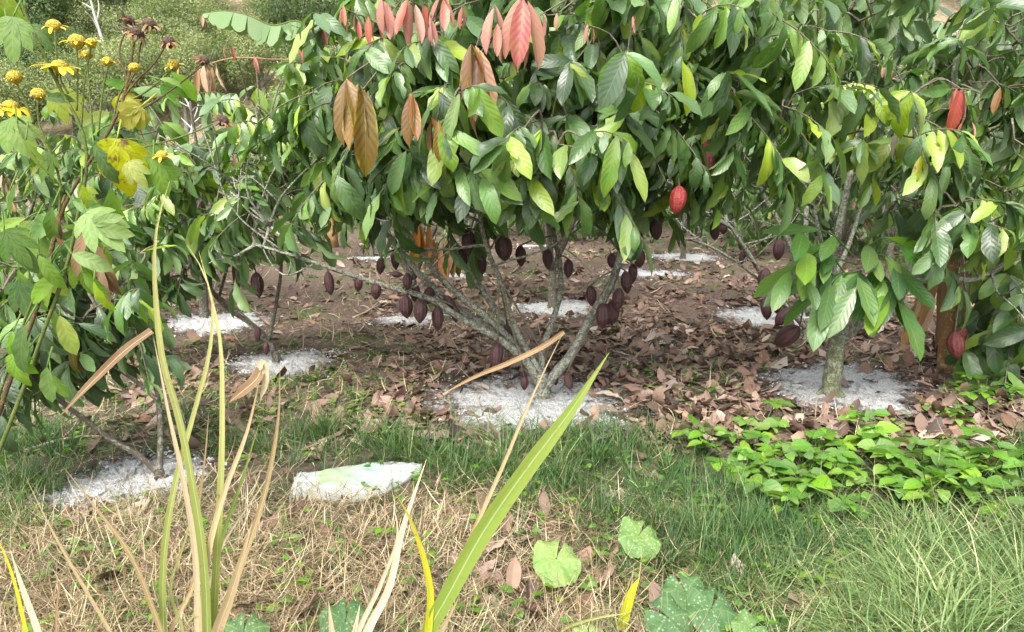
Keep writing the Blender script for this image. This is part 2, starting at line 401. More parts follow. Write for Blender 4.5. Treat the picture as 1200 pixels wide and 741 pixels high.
M["cane_yellow"] = blade_mat("yellow_cane_blade", [(0, (0.40, 0.44, 0.02)), (0.7, (0.50, 0.48, 0.02)), (1, (0.36, 0.22, 0.05))], along=0.8, trans=0.4, streak=0.2, detail=True)

def bark_mat(name, a, b_, lichen, amount=0.5, scale=1.0, moss=0.0):
    k = mat(name)
    n1 = k.noise(16 * scale, 6, 0.65, k.pos); n2 = k.noise(55 * scale, 5, 0.75, k.pos, 0.8); n3 = k.noise(90 * scale, 3, 0.6, k.pos)
    col = k.mix(n1, a, b_)
    lm = k.ramp(n2, [(0.60 - amount * 0.25, 0.0), (0.68 - amount * 0.25, 1.0)])
    col = k.mix(k.math('MULTIPLY', lm, 0.85), col, lichen)
    if moss:
        n4 = k.noise(20, 4, 0.6, k.obj)
        col = k.mix(k.math('MULTIPLY', k.ramp(n4, [(0.4, 0.0), (0.6, 1.0)]), moss), col, (0.07, 0.09, 0.02))
    k.L(col, k.b.inputs["Base Color"]); k.b.inputs["Roughness"].default_value = 0.85
    k.b.inputs["Specular IOR Level"].default_value = 0.2
    k.bump(k.math('ADD', n2, k.math('MULTIPLY', n3, 0.6)), 0.7, 0.012)
    return k.m
M["bark"] = bark_mat("cacao_bark", (0.055, 0.045, 0.035), (0.16, 0.14, 0.11), (0.29, 0.315, 0.25), 0.55)
M["bark_dark"] = bark_mat("dark_cacao_bark", (0.05, 0.042, 0.032), (0.13, 0.11, 0.085), (0.24, 0.26, 0.20), 0.3)
M["bark_moss"] = bark_mat("mossy_trunk_bark", (0.09, 0.08, 0.055), (0.20, 0.19, 0.13), (0.33, 0.36, 0.26), 0.45, moss=0.6)
M["twig"] = bark_mat("twig_bark", (0.07, 0.06, 0.045), (0.17, 0.14, 0.10), (0.2, 0.22, 0.15), 0.2)
M["dead_wood"] = bark_mat("bleached_dead_wood", (0.26, 0.25, 0.22), (0.44, 0.42, 0.39), (0.38, 0.38, 0.35), 0.2)
M["charred"] = bark_mat("dark_fallen_wood", (0.02, 0.017, 0.014), (0.07, 0.055, 0.045), (0.12, 0.1, 0.08), 0.15)
M["pale_stick"] = bark_mat("pale_stick", (0.20, 0.15, 0.10), (0.42, 0.34, 0.25), (0.5, 0.45, 0.37), 0.3)
M["banana_stem"] = bark_mat("dry_banana_stem", (0.15, 0.075, 0.03), (0.38, 0.21, 0.10), (0.48, 0.36, 0.2), 0.3, 0.5)
M["stem_green"] = bark_mat("green_stem", (0.05, 0.075, 0.02), (0.12, 0.15, 0.035), (0.16, 0.15, 0.05), 0.2)
M["stem_brown"] = bark_mat("brown_stem", (0.05, 0.03, 0.015), (0.13, 0.085, 0.04), (0.15, 0.12, 0.06), 0.2)

def pod_mat(name, a, b_, c):
    k = mat(name)
    n1 = k.noise(22, 5, 0.6, k.pos); n2 = k.noise(110, 3, 0.6, k.pos)
    col = k.mix(k.ramp(n1, [(0.35, 0.0), (0.65, 1.0)]), a, b_)
    uvn = k.N("UVMap"); sx = k.N("SeparateXYZ"); k.L(uvn.outputs[0], sx.inputs[0])
    g = k.math('ADD', k.math('MULTIPLY', k.math('COSINE', k.math('MULTIPLY', sx.outputs[0], 62.83)), 0.5), 0.5)
    col = k.mix(k.math('MULTIPLY', g, 0.5), col, c)
    k.L(col, k.b.inputs["Base Color"]); k.b.inputs["Roughness"].default_value = 0.5
    k.b.inputs["Specular IOR Level"].default_value = 0.4
    k.bump(k.math('ADD', n1, k.math('MULTIPLY', n2, 0.5)), 1.0, 0.012)
    return k.m
M["pod"] = pod_mat("maroon_pod", (0.022, 0.009, 0.010), (0.050, 0.015, 0.017), (0.085, 0.036, 0.034))
M["pod_red"] = pod_mat("red_pod", (0.16, 0.012, 0.012), (0.25, 0.02, 0.018), (0.28, 0.05, 0.04))
M["pod_wine"] = pod_mat("wine_red_pod", (0.075, 0.012, 0.014), (0.13, 0.02, 0.02), (0.17, 0.05, 0.045))

def ground_mat():
    k = mat("ground_soil")
    big = k.noise(0.9, 4, 0.6, k.pos); med = k.noise(6, 6, 0.65, k.pos, 0.4); fine = k.noise(38, 6, 0.7, k.pos); vf = k.noise(140, 3, 0.6, k.pos)
    soil = k.ramp(fine, [(0.25, (0.05, 0.036, 0.028)), (0.5, (0.135, 0.097, 0.076)), (0.75, (0.28, 0.21, 0.17))])
    straw = k.ramp(fine, [(0.25, (0.05, 0.035, 0.02)), (0.55, (0.12, 0.088, 0.05)), (0.8, (0.26, 0.2, 0.12))])
    green = k.ramp(fine, [(0.3, (0.03, 0.06, 0.015)), (0.6, (0.08, 0.13, 0.03)), (0.8, (0.16, 0.2, 0.06))])
    sx = k.N("SeparateXYZ"); k.L(k.pos, sx.inputs[0])
    near = k.math('MULTIPLY', k.math('SUBTRACT', 3.0, k.math('ADD', sx.outputs[1], k.math('MULTIPLY', k.math('SUBTRACT', big, 0.5), 1.6))), 2.0, clamp=True)
    c = k.mix(near, soil, straw)
    gm = k.ramp(k.math('ADD', k.math('MULTIPLY', big, 0.6), k.math('MULTIPLY', med, 0.4)), [(0.50, 0.0), (0.60, 0.75)])
    c = k.mix(gm, c, green)
    k.L(c, k.b.inputs["Base Color"]); k.b.inputs["Roughness"].default_value = 0.95; k.b.inputs["Specular IOR Level"].default_value = 0.1
    k.bump(k.math('ADD', k.math('ADD', med, fine), k.math('MULTIPLY', vf, 0.5)), 1.0, 0.03)
    return k.m
def hill_mat():
    k = mat("hillside_scrub")  # scrub and dry-grass colours lightened to stand in for distance haze
    a = k.noise(0.09, 4, 0.6, k.pos); b_ = k.noise(0.7, 6, 0.7, k.pos); c_ = k.noise(3.5, 5, 0.7, k.pos)
    gr = k.ramp(c_, [(0.3, (0.06, 0.085, 0.035)), (0.6, (0.16, 0.195, 0.085)), (0.8, (0.26, 0.28, 0.14))])
    dr = k.ramp(c_, [(0.3, (0.24, 0.185, 0.115)), (0.6, (0.42, 0.345, 0.225)), (0.8, (0.52, 0.45, 0.32))])
    sx = k.N("SeparateXYZ"); k.L(k.pos, sx.inputs[0])
    f = k.math('ADD', k.math('ADD', a, k.math('MULTIPLY', b_, 0.5)), k.math('MULTIPLY', sx.outputs[2], 0.012))
    c = k.mix(k.ramp(f, [(0.70, 0.0), (0.86, 1.0)]), gr, dr)
    k.L(c, k.b.inputs["Base Color"]); k.b.inputs["Roughness"].default_value = 1.0; k.b.inputs["Specular IOR Level"].default_value = 0.0
    k.bump(k.math('ADD', b_, c_), 1.0, 0.6)
    return k.m
def lime_mat():
    k = mat("white_lime")
    f = k.noise(30, 6, 0.75, k.pos, 0.8); g = k.noise(9, 5, 0.65, k.pos); h = k.noise(120, 3, 0.7, k.pos)
    a = k.N("Attribute"); a.attribute_name = "leaf"
    sep = k.N("SeparateColor"); k.L(a.outputs["Color"], sep.inputs[0])      # red: how thin the lime lies towards the rim
    white = k.ramp(h, [(0.3, (0.34, 0.335, 0.32)), (0.5, (0.66, 0.66, 0.65)), (0.75, (0.80, 0.80, 0.80))])
    soil = k.ramp(f, [(0.3, (0.05, 0.035, 0.028)), (0.7, (0.17, 0.13, 0.10))])
    t = k.math('ADD', k.math('MULTIPLY', f, 0.75), k.math('MULTIPLY', g, 0.65))
    t = k.math('SUBTRACT', t, k.math('MULTIPLY', sep.outputs[0], 0.55))
    c = k.mix(k.ramp(t, [(0.33, 0.0), (0.60, 1.0)]), soil, white)
    k.L(c, k.b.inputs["Base Color"]); k.b.inputs["Roughness"].default_value = 0.95; k.b.inputs["Specular IOR Level"].default_value = 0.1
    k.bump(k.math('ADD', k.math('ADD', f, g), k.math('MULTIPLY', h, 0.6)), 1.0, 0.035)
    return k.m
M["ground"], M["hill"], M["lime"] = ground_mat(), hill_mat(), lime_mat()

# ------------------------------------------------------------------ terrain
def sheet(xs, ys, zf, name, m):
    X, Y = np.meshgrid(xs, ys); Z = zf(X, Y)
    i = np.arange(X.size).reshape(X.shape)
    mb = MB(); mb.add(np.stack([X, Y, Z], -1), np.stack([i[:-1, :-1], i[:-1, 1:], i[1:, 1:], i[1:, :-1]], -1))
    return tag(mb.build(name, m), kind="structure")
xs = np.r_[np.linspace(-300, -9, 40), np.linspace(-8.6, 8.6, 230), np.linspace(9, 300, 40)]
ys = np.r_[np.linspace(-60, -1, 12), np.linspace(-0.6, 14, 220), np.linspace(14.4, 40, 40), np.linspace(45, 320, 14)]
def ground_z(X, Y):
    f = np.clip(1 - (np.hypot(X, Y - 5) - 12) / 20, 0, 1)
    bump = 0.012 * (rng.random(X.shape) - 0.5) * (np.abs(Y - 6) < 8)
    return gz(X, Y) * f + bump
sheet(xs, ys, ground_z, "ground", M["ground"])
def hill_z(X, Y):
    return (Y - 27) * 0.62 + 2.0 * np.sin(X * 0.11 + 1) * np.clip((Y - 27) / 20, 0, 1) + 1.0 * np.sin(X * 0.31 + Y * 0.17) * np.clip((Y - 27) / 20, 0, 1) - 0.3
sheet(np.linspace(-110, 110, 150), np.linspace(26, 110, 90), hill_z, "hillside", M["hill"])

# ------------------------------------------------------------------ cacao trees
def ry(y0, dy, n): return [y0 + dy * i / max(1, n - 1) for i in range(n)]
def limb_pts(pix, y0, dy):
    return np.array([at(p[0], p[1], y0 + (dy if np.isscalar(dy) else 0) * i / max(1, len(pix) - 1)) for i, p in enumerate(pix)])

pod_meshes = {}
def pod_mesh(kind):
    if kind not in pod_meshes:
        mb = MB()
        tt = np.linspace(0, 1, 15)
        prof = np.interp(tt, [0, .03, .10, .22, .40, .58, .74, .87, .95, 1], [.02, .30, .52, .86, 1, .97, .80, .52, .26, .02])
        lathe(mb, np.stack([-tt, prof * 0.235], -1), V(0, 0, 0), V(0, 0, 1), 40, 10, 0.055, bend=0.05 if kind != "pod_red" else -0.06)
        pod_meshes[kind] = mb.mesh("cacao_pod", M[kind])
    return pod_meshes[kind]

def spray_leaves(crown, o, tdir, axis, k, size, detail, hue, twigs):
    ln = size * U(0.9, 1.7)
    side = nrm(np.cross(tdir, V(0, 0, 1)) + 1e-3)
    pts = np.array([o + tdir * ln * q + V(0, 0, -1) * ln * 0.38 * q * q for q in np.linspace(0, 1, 5)])
    tube(twigs, pts, 0.0045, 0.002, 5, 4, cap=False)
    q = np.linspace(0.12, 1, k)
    p = np.stack([np.interp(q, np.linspace(0, 1, 5), pts[:, c]) for c in range(3)], -1)
    sg = np.where(np.arange(k) % 2 == 0, 1.0, -1.0)[:, None]
    out = nrm(np.array([o[0] - axis[0], o[1] - axis[1], 0.0]))
    droop = U(0.45, 1.9, k)[:, None]
    D = nrm(side * sg * U(0.35, 0.9, k)[:, None] + tdir * U(0.2, 0.8, k)[:, None] + V(0, 0, -1) * droop + rng.standard_normal((k, 3)) * 0.26)
    N = V(0, 0, 1) * U(0.3, 1.0, k)[:, None] + out * U(0.3, 1.0, k)[:, None] + rng.standard_normal((k, 3)) * 0.28
    L = size * U(0.45, 1.28, k)
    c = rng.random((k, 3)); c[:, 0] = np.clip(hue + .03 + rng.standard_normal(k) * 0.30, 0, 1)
    leaves(crown, p, D, N, L, L * U(0.27, 0.41, k), U(0.0, 1.5, k), U(0.08, 0.5, k), U(0.025, 0.10, k), c, *detail, twist=U(-0.6, 0.6, k), jag=0.045 if detail[0] > 5 else 0.0)

def cacao(label, base, limbs, blobs, pods=(), flushes=(), trunk=None, r=0.035, size=0.23, detail=(9, 4), bark="bark", trunk_bark=None, leaf="leaf", per=11, group="cacao trees of the plantation", hue=0.5, name="cacao_tree", bare=0, thin=1.0):
    """base: world point; trunk: world polyline; limbs: (polyline, r0, r1); blobs: (centre, radii xyz, sprays, hue)"""
    root = thing(name, label, "tree", base, group)
    tb = MB()
    tp = np.array([base + V(0, 0, -0.06)] + list(trunk))
    tube(tb, tp, r * 1.25, r * 0.95, 16, 14, 0.10, power=0.6)
    for a in np.linspace(0, 6.28, 5, endpoint=False) + U(0, 1):
        tube(tb, [base + V(0, 0, 0.10), base + V(math.cos(a) * r * 1.2, math.sin(a) * r * 1.2, 0.03), base + V(math.cos(a) * r * 2.6, math.sin(a) * r * 2.6, -0.03)], r * 0.5, r * 0.2, 6, 6, 0.06)
    tb.build("trunk", M[trunk_bark or bark], root)
    nodes = []
    for pts, r0, r1 in limbs:
        lb = MB(); p = tube(lb, pts, r0, r1, 5 * len(pts), 10, 0.06)
        # knots
        for q in rng.choice(len(p), max(2, len(p) // 5)):
            lathe(lb, [(-.012, .003), (-.006, r0 * .35), (.008, r0 * .3), (.016, .003)], p[q] + nrm(rng.standard_normal(3)) * r0 * 0.55, nrm(rng.standard_normal(3)), 7)
        lb.build("limb", M[bark], root)
        nodes += list(p[int(len(p) * 0.45):])
    if not nodes: nodes = [np.array(trunk[-1])]
    sp = []
    for c, rad, n, hu in blobs:
        n = max(3, int(n * thin))
        d = nrm(rng.standard_normal((n, 3))) * (rng.random((n, 1)) ** 0.45)
        for o in np.asarray(c) + d * np.asarray(rad): sp.append((o, hu, c))
    if sp:
        crown, tw = MB(), MB()
        nd = np.array(nodes)
        sp.sort(key=lambda s: np.min(((nd - s[0]) ** 2).sum(1)))
        for o, hu, c in sp:
            o = np.array([o[0], o[1], max(o[2], 0.25)])
            i = int(np.argmin(((nd - o) ** 2).sum(1))); a = nd[i]
            midp = (a + o) / 2 + rng.standard_normal(3) * 0.04 + V(0, 0, 0.04)
            tube(tw, [a, midp, o], 0.008 if detail[0] > 4 else 0.011, 0.0045, 6, 5, cap=False)
            nd = np.concatenate([nd, smooth_path([a, midp, o], 4)[1:]])
            out = nrm(np.array([o[0] - base[0], o[1] - base[1], 0.15]))
            oc = nrm(o - np.asarray(c) + 1e-4)
            td = nrm(out * 0.5 + oc * 0.5 + rng.standard_normal(3) * 0.45 + V(0, 0, 0.1))
            spray_leaves(crown, o, td, base, per + int(rng.integers(-2, 3)), size, detail, hu, tw)
        tw.build("twigs", M["twig"], root)
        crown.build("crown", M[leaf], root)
    nd = np.array(nodes) if not sp else nd
    if bare:      # bare, lichen-covered side branches under the crown
        bb = MB()
        low_ = [p for p in nodes if p[2] < base[2] + 1.5] or nodes
        for _ in range(bare):
            a = low_[rng.integers(len(low_))]; d = nrm(V(U(-1, 1), U(-.6, .6), U(-.1, .9))); ln = U(.3, .75)
            e1 = a + d * ln * .5 + rng.standard_normal(3) * .05; e2 = a + d * ln + rng.standard_normal(3) * .09 + V(0, 0, .08)
            if min(e1[2], e2[2]) < .15: continue
            tube(bb, [a, e1, e2], U(.006, .011), .003, 9, 6, .06)
            f = e1 + nrm(d + rng.standard_normal(3) * .8) * ln * .5; tube(bb, [e1, (e1 + f) / 2 + V(0, 0, .02), f], .005, .002, 6, 5)
        bb.build("bare_branches", M[bark], root)
    for p, h, kind, tilt in pods:
        me = pod_mesh(kind)
        o = link("cacao_pod", me, root)
        o.location = Vector(p) - root.location
        o.scale = (h * U(0.85, 1.18),) * 2 + (h * U(.85, 1.08),)
        o.rotation_euler = (tilt[0] + U(-.12, .12), tilt[1] + U(-.12, .12), U(0, 6.28))
        i = int(np.argmin(((nd - p) ** 2).sum(1)))
        sb = MB(); tube(sb, [nd[i], (nd[i] + p) / 2 + V(0, 0, 0.012), np.asarray(p) + V(0, 0, -0.004)], 0.006, 0.005, 6, 6)
        st = sb.build("pod_stalk", M["twig"], root)
    for p, h, n, mt, lab in flushes:
        fb = MB()
        a = U(0, 6.28) + np.arange(n) * 6.28 / n
        D = np.stack([np.cos(a) * 0.22, np.sin(a) * 0.22, -np.ones(n)], -1) + rng.standard_normal((n, 3)) * 0.08
        N = np.stack([np.cos(a), np.sin(a) - 0.9, np.full(n, 0.35)], -1)
        L = h * U(0.75, 1.05, n)
        leaves(fb, np.broadcast_to(p, (n, 3)) + rng.standard_normal((n, 3)) * 0.012, D, N, L, L * U(0.27, 0.35, n), U(0.0, 0.5, n), U(0.3, 0.8, n), 0.03, None, 7, 4)
        i = int(np.argmin(((nd - p) ** 2).sum(1)))
        tube(fb, [nd[i], (nd[i] + p) / 2 + V(0, 0, 0.05), np.asarray(p)], 0.005, 0.003, 6, 4, col=(0.4, 0.4, 0.4), m=1, cap=False)
        o = fb.build("leaf_flush", [M[mt], M["twig"]], root)
        if lab: o["label"] = lab
    return root

def B(px, py, Y, rx, ry_, rz, n, hue=0.45):
    """crown blob: centre pixel and depth, half-sizes in photo pixels across and up, metres in depth, number of leafy twigs"""
    s = Y / F_PX
    return (at(px, py, Y), (rx * s, rz, ry_ * s), n, hue)
def PD(px, py, Y, hpx, kind="pod", tilt=(0, 0)):
    p = at(px, py - hpx * 0.5, Y)
    return (p, hpx * Y / F_PX * 1.05, kind, tilt)
def FL(px, py, Y, hpx, n=3, mt="flush_pink", lab=None): return (at(px, py, Y), hpx * Y / F_PX, n, mt, lab)

# --- the central tree
b0 = gp(636, 470); Y0 = float(b0[1])
c_l = lambda pix, y0, dy, r0, r1: (limb_pts(pix, Y0 + y0, dy), r0, r1)
cacao("broad central cacao tree with pale lichen-spotted forked limbs and many dark maroon pods",
      b0,
      [c_l([(632, 452), (620, 428), (587, 399), (543, 375), (502, 350), (452, 335), (401, 319), (351, 302), (300, 287)], 0.0, -0.15, .028, .008),
       c_l([(351, 302), (320, 268), (296, 246), (270, 225)], -0.15, 0.2, .009, .005),
       c_l([(600, 408), (587, 396), (516, 346), (485, 314), (462, 284), (435, 257), (408, 230), (385, 190)], 0.0, 0.35, .027, .012),
       c_l([(604, 404), (580, 380), (529, 338), (502, 308), (482, 281), (468, 240), (455, 190)], 0.05, -0.5, .022, .009),
       c_l([(634, 440), (614, 405), (587, 372), (566, 341), (550, 311), (543, 270), (535, 210), (530, 130)], 0.0, 0.5, .025, .011),
       c_l([(626, 425), (604, 385), (587, 331), (573, 297), (563, 255), (570, 180)], 0.05, -0.45, .020, .009),
       c_l([(636, 440), (635, 415), (647, 378), (657, 341), (656, 311), (648, 262), (660, 200), (680, 120)], 0.05, 0.4, .022, .010),
       c_l([(638, 455), (652, 437), (667, 419), (691, 375), (708, 348), (721, 321), (728, 294), (745, 270), (762, 243), (775, 190), (800, 120)], 0.0, 0.15, .034, .014),
       c_l([(728, 294), (722, 250), (715, 200), (705, 140), (700, 60)], 0.1, -0.5, .016, .009),
       c_l([(762, 243), (800, 215), (840, 160), (870, 90)], 0.14, -0.4, .014, .008)],
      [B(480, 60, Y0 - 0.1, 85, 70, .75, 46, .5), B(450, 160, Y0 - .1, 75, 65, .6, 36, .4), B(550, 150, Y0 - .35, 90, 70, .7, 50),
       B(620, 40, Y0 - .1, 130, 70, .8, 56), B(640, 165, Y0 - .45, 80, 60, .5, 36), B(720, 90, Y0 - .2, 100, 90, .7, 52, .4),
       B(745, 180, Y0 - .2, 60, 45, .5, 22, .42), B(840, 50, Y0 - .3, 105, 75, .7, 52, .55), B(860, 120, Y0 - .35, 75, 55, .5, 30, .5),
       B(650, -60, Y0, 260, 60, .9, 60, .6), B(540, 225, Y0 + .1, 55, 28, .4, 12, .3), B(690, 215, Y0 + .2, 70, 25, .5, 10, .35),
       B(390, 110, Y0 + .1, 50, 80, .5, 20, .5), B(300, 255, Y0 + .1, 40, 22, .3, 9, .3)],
      [PD(384, 331, Y0 - .12, 27), PD(441, 341, Y0 - .1, 21), PD(457, 328, Y0 - .05, 15, "pod", (0, 1.3)), PD(477, 331, Y0 - .15, 23), PD(475, 360, Y0 - .12, 29),
       PD(493, 366, Y0 - .16, 32), PD(486, 344, Y0 - .02, 26), PD(513, 372, Y0 - .1, 27), PD(521, 356, Y0 - .02, 20, "pod", (0, .5)), PD(583, 417, Y0 - .07, 31),
       PD(594, 390, Y0 + .05, 22), PD(614, 450, Y0 - .06, 18), PD(589, 292, Y0 - .1, 36), PD(548, 284, Y0 - .1, 34), PD(565, 311, Y0 + .15, 22),
       PD(664, 447, Y0 - .03, 20, "pod", (0, -.4)), PD(650, 446, Y0 + .05, 14), PD(706, 372, Y0 - .08, 34), PD(726, 352, Y0 - .06, 30), PD(718, 365, Y0 + .02, 28), PD(733, 331, Y0 + .02, 28),
       PD(749, 303, Y0 + .05, 27), PD(747, 284, Y0 + .1, 29), PD(768, 270, Y0 + .1, 27), PD(717, 306, Y0 + .1, 19), PD(666, 315, Y0 + .2, 24),
       PD(463, 304, Y0 + .1, 22), PD(447, 311, Y0 + .05, 20), PD(540, 303, Y0 + .1, 27), PD(503, 348, Y0 + .05, 24), PD(533, 370, Y0 - .05, 22), PD(641, 302, Y0 + .2, 24), PD(692, 346, Y0 + .05, 24), PD(742, 320, Y0 + .12, 24), PD(610, 300, Y0 + .2, 26), PD(420, 333, Y0 - .1, 18), PD(796, 234, Y0 - .72, 34, "pod_red"), PD(829, 182, Y0 - .6, 36, "pod_wine"), PD(838, 268, Y0 + .3, 22)],
      [FL(614, 4, Y0 - 0.97, 82, 5, "flush_pink", "large salmon-pink hanging young leaves"), FL(577, 6, Y0 - 0.92, 50, 2), FL(553, 55, Y0 - 1.02, 92, 5, "flush_copper", "long coppery pink hanging young leaves"),
       FL(406, 92, Y0 - 1.0, 78, 3, "flush_copper"), FL(426, 104, Y0 - 1.0, 96, 4, "flush_copper"), FL(483, 110, Y0 - 1.0, 60, 4, "flush_copper"), FL(512, 138, Y0 - 1.05, 54, 4, "flush_copper"),
       FL(482, 2, Y0 - 0.87, 48, 3), FL(497, 5, Y0 - 0.82, 42, 2), FL(457, 10, Y0 - 0.82, 36, 2), FL(420, 18, Y0 - 0.82, 26, 2), FL(606, 247, Y0 - .1, 18, 2), FL(534, 122, Y0 - 0.82, 32, 1, "yellow_leaf"), FL(450, 0, Y0 - .9, 40, 3), FL(520, -8, Y0 - .85, 46, 3), FL(380, 30, Y0 - .7, 22, 2), FL(690, 30, Y0 - .9, 20, 2), FL(355, 55, Y0 - .8, 16, 2), FL(400, 10, Y0 - .8, 22, 3), FL(440, 22, Y0 - .85, 30, 3), FL(505, 20, Y0 - .9, 26, 3), FL(540, 5, Y0 - .9, 24, 2), FL(655, 15, Y0 - .9, 20, 2), FL(745, 20, Y0 - .9, 18, 2), FL(590, 30, Y0 - .95, 40, 3), FL(633, 18, Y0 - 0.82, 30, 2)],
      trunk=[at(636, 462, Y0), at(635, 450, Y0), at(634, 438, Y0)], r=.045, bare=26, thin=.84)

# --- the tree on the right with the mossy trunk
b1 = gp(973, 466); Y1 = float(b1[1])
r_l = lambda pix, y0, dy, r0, r1: (limb_pts(pix, Y1 + y0, dy), r0, r1)
cacao("cacao tree at right with a thick mossy trunk and drooping fresh light green shoots",
      b1,
      [r_l([(980, 405), (1010, 375), (1056, 341), (1070, 328), (1083, 304), (1097, 270), (1108, 215), (1115, 140), (1120, 40)], 0.0, 0.2, .040, .016),
       r_l([(1065, 332), (1085, 328), (1110, 327), (1137, 328), (1165, 318), (1195, 290)], 0.02, -0.1, .024, .012),
       r_l([(1080, 312), (1092, 306), (1110, 300), (1135, 270), (1165, 225)], 0.05, 0.3, .017, .010),
       r_l([(979, 405), (985, 370), (975, 320), (985, 260), (1000, 180), (1010, 90)], 0.02, 0.5, .034, .014),
       r_l([(985, 330), (965, 290), (955, 250), (940, 190)], 0.2, 0.2, .014, .008)],
      [B(1015, 135, Y1 - .2, 60, 50, .5, 22, .78), B(1080, 5, Y1 + .3, 100, 35, .6, 15, .3), B(1130, 190, Y1 - .25, 60, 60, .5, 26, .55),
       B(1150, 90, Y1 - .1, 70, 70, .6, 30, .42), B(1180, 20, Y1 - .1, 60, 50, .5, 18, .4), B(1090, 250, Y1 - .3, 55, 40, .4, 14, .45), B(1000, -10, Y1 + .3, 70, 35, .5, 14, .3)],
      [PD(937, 402, Y1 - .1, 38, "pod", (0, .85)), PD(1119, 407, Y1 - .1, 37, "pod_wine"), PD(1083, 338, Y1 + .1, 18), PD(1132, 398, Y1 + .05, 28, "pod_wine", (0, -.4))],
      [FL(1127, 105, Y1 - .6, 48, 3, "flush_pink"), FL(1120, 102, Y1 - .55, 34, 2), FL(1131, 138, Y1 - .6, 20, 2), FL(1038, 76, Y1 - .6, 20, 2), FL(1172, 103, Y1 - .5, 32, 2, "flush_copper"),
       FL(1063, 134, Y1 - .65, 58, 1, "grey_leaf", "withered grey-brown hanging leaf"), FL(1080, 185, Y1 - .6, 40, 2, "yellow_leaf"), FL(1074, 195, Y1 - .55, 34, 1, "yellow_leaf")],
      trunk=[at(975, 440, Y1), at(979, 420, Y1), at(981, 395, Y1)], r=.052, trunk_bark="bark_moss", size=.215, bare=16, thin=.85)
# the low leaf shoots sprouting from its trunk: built as one more crown part of the same tree
t1 = [o for o in COL.objects if o.name.startswith("cacao_tree") and o.type == 'EMPTY'][-1]
sh = MB()
SH = [((1000, 300), (925, 272), 4), ((1005, 310), (905, 325), 6), ((1010, 318), (950, 362), 6), ((1015, 315), (1045, 355), 7), ((1010, 305), (1065, 328), 6), ((1010, 325), (1000, 345), 5), ((1005, 300), (1070, 290), 3), ((990, 320), (935, 296), 4), ((1020, 330), (1060, 365), 4), ((985, 330), (935, 335), 4)]
for (ax, ay), (ex, ey), k in SH:
    a, e_ = at(ax, ay, Y1 - .12 + U(-.08, .02)), at(ex, ey, Y1 - .38 + U(-.12, .1))
    pts = [a, (a + e_) / 2 + V(0, 0, .08), e_ * 0.8 + a * 0.2 + V(0, 0, .02)]
    pp = tube(sh, pts, .006, .003, 8, 5, col=(0.2, .3, .5), cap=False)
    q = np.linspace(0.35, 1, k); i = (q * (len(pp) - 1)).astype(int); p = pp[i]
    dirv = nrm(e_ - a); sd = nrm(np.cross(dirv, V(0, 0, 1))); sg = np.where(np.arange(k) % 2 == 0, 1, -1)[:, None]
    D = nrm(dirv * U(.5, 1, k)[:, None] + sd * sg * U(.3, .9, k)[:, None] + V(0, 0, -1) * U(.2, .9, k)[:, None])
    N = V(0, -.7, .8) + rng.standard_normal((k, 3)) * .25
    L = U(.2, .37, k); c = rng.random((k, 3)); c[:, 0] = np.clip(rng.normal(.35, .28, k), 0, 1)
    leaves(sh, p, D, N, L, L * U(.30, .37, k), U(.1, .7, k), U(.05, .35, k), U(.02, .05, k), c, 8, 4, jag=.05)
sh.build("leaf_shoots", M["leaf_bright"], t1)["label"] = "fresh light green leaf shoots low on the trunk"

# --- tree at the right edge
b2 = gp(1165, 425); Y2 = float(b2[1])
cacao("cacao tree at the right edge with a dark crooked stem beside the dry banana stem", b2,
      [(limb_pts([(1155, 385), (1146, 345), (1150, 297), (1157, 260), (1171, 247), (1195, 215)], Y2 - .1, -.2), .032, .014),
       (limb_pts([(1146, 335), (1165, 325), (1190, 300), (1230, 270)], Y2 - .1, -.4), .018, .010),
       (limb_pts([(1150, 310), (1180, 355), (1200, 370)], Y2 - .15, -.4), .010, .007)],
      [B(1175, 345, Y2 - .75, 42, 50, .35, 17, .5), B(1190, 270, Y2 - .5, 50, 45, .4, 18, .42), B(1190, 395, Y2 - .8, 30, 25, .25, 8, .4), B(1230, 150, Y2 - .2, 60, 80, .6, 20, .4)],
      [PD(1083, 320, Y2, 14)], [FL(1178, 250, Y2 - .8, 20, 2), FL(1190, 240, Y2 - .8, 18, 1, "flush_copper")], trunk=[at(1160, 410, Y2), at(1156, 390, Y2 - .05)], r=.04, bark="bark_dark")

# --- front left
b3 = gp(188, 566); Y3 = float(b3[1])
cacao("small leaning cacao tree at front left, behind the yellow flowers", b3,
      [(limb_pts([(186, 555), (160, 532), (130, 515), (100, 492), (70, 470), (35, 440)], Y3, -.15), .014, .007),
       (limb_pts([(187, 555), (188, 500), (182, 440), (170, 385), (140, 330), (110, 270)], Y3, .2), .014, .007),
       (limb_pts([(186, 470), (150, 440), (100, 415), (50, 400), (10, 390)], Y3, .0), .009, .006),
       (limb_pts([(175, 400), (120, 370), (60, 350), (10, 300)], Y3 + .05, .3), .009, .006)],
      [B(105, 365, Y3 - .05, 55, 38, .3, 18, .3), B(50, 415, Y3 - .05, 50, 40, .28, 20, .25), B(135, 395, Y3 + .05, 35, 35, .25, 9, .3), B(60, 330, Y3 + .1, 70, 45, .35, 18, .38), B(15, 395, Y3, 40, 50, .3, 12, .3), B(120, 290, Y3 + .25, 60, 40, .3, 14, .4)],
      [], [FL(68, 375, Y3 - .2, 40, 1, "yellow_leaf"), FL(85, 405, Y3 - .2, 44, 2, "flush_copper"), FL(60, 400, Y3 - .2, 32, 1, "yellow_leaf")], trunk=[at(188, 562, Y3), at(187, 550, Y3)], r=.017, size=.165, bark="bark_dark", per=9)

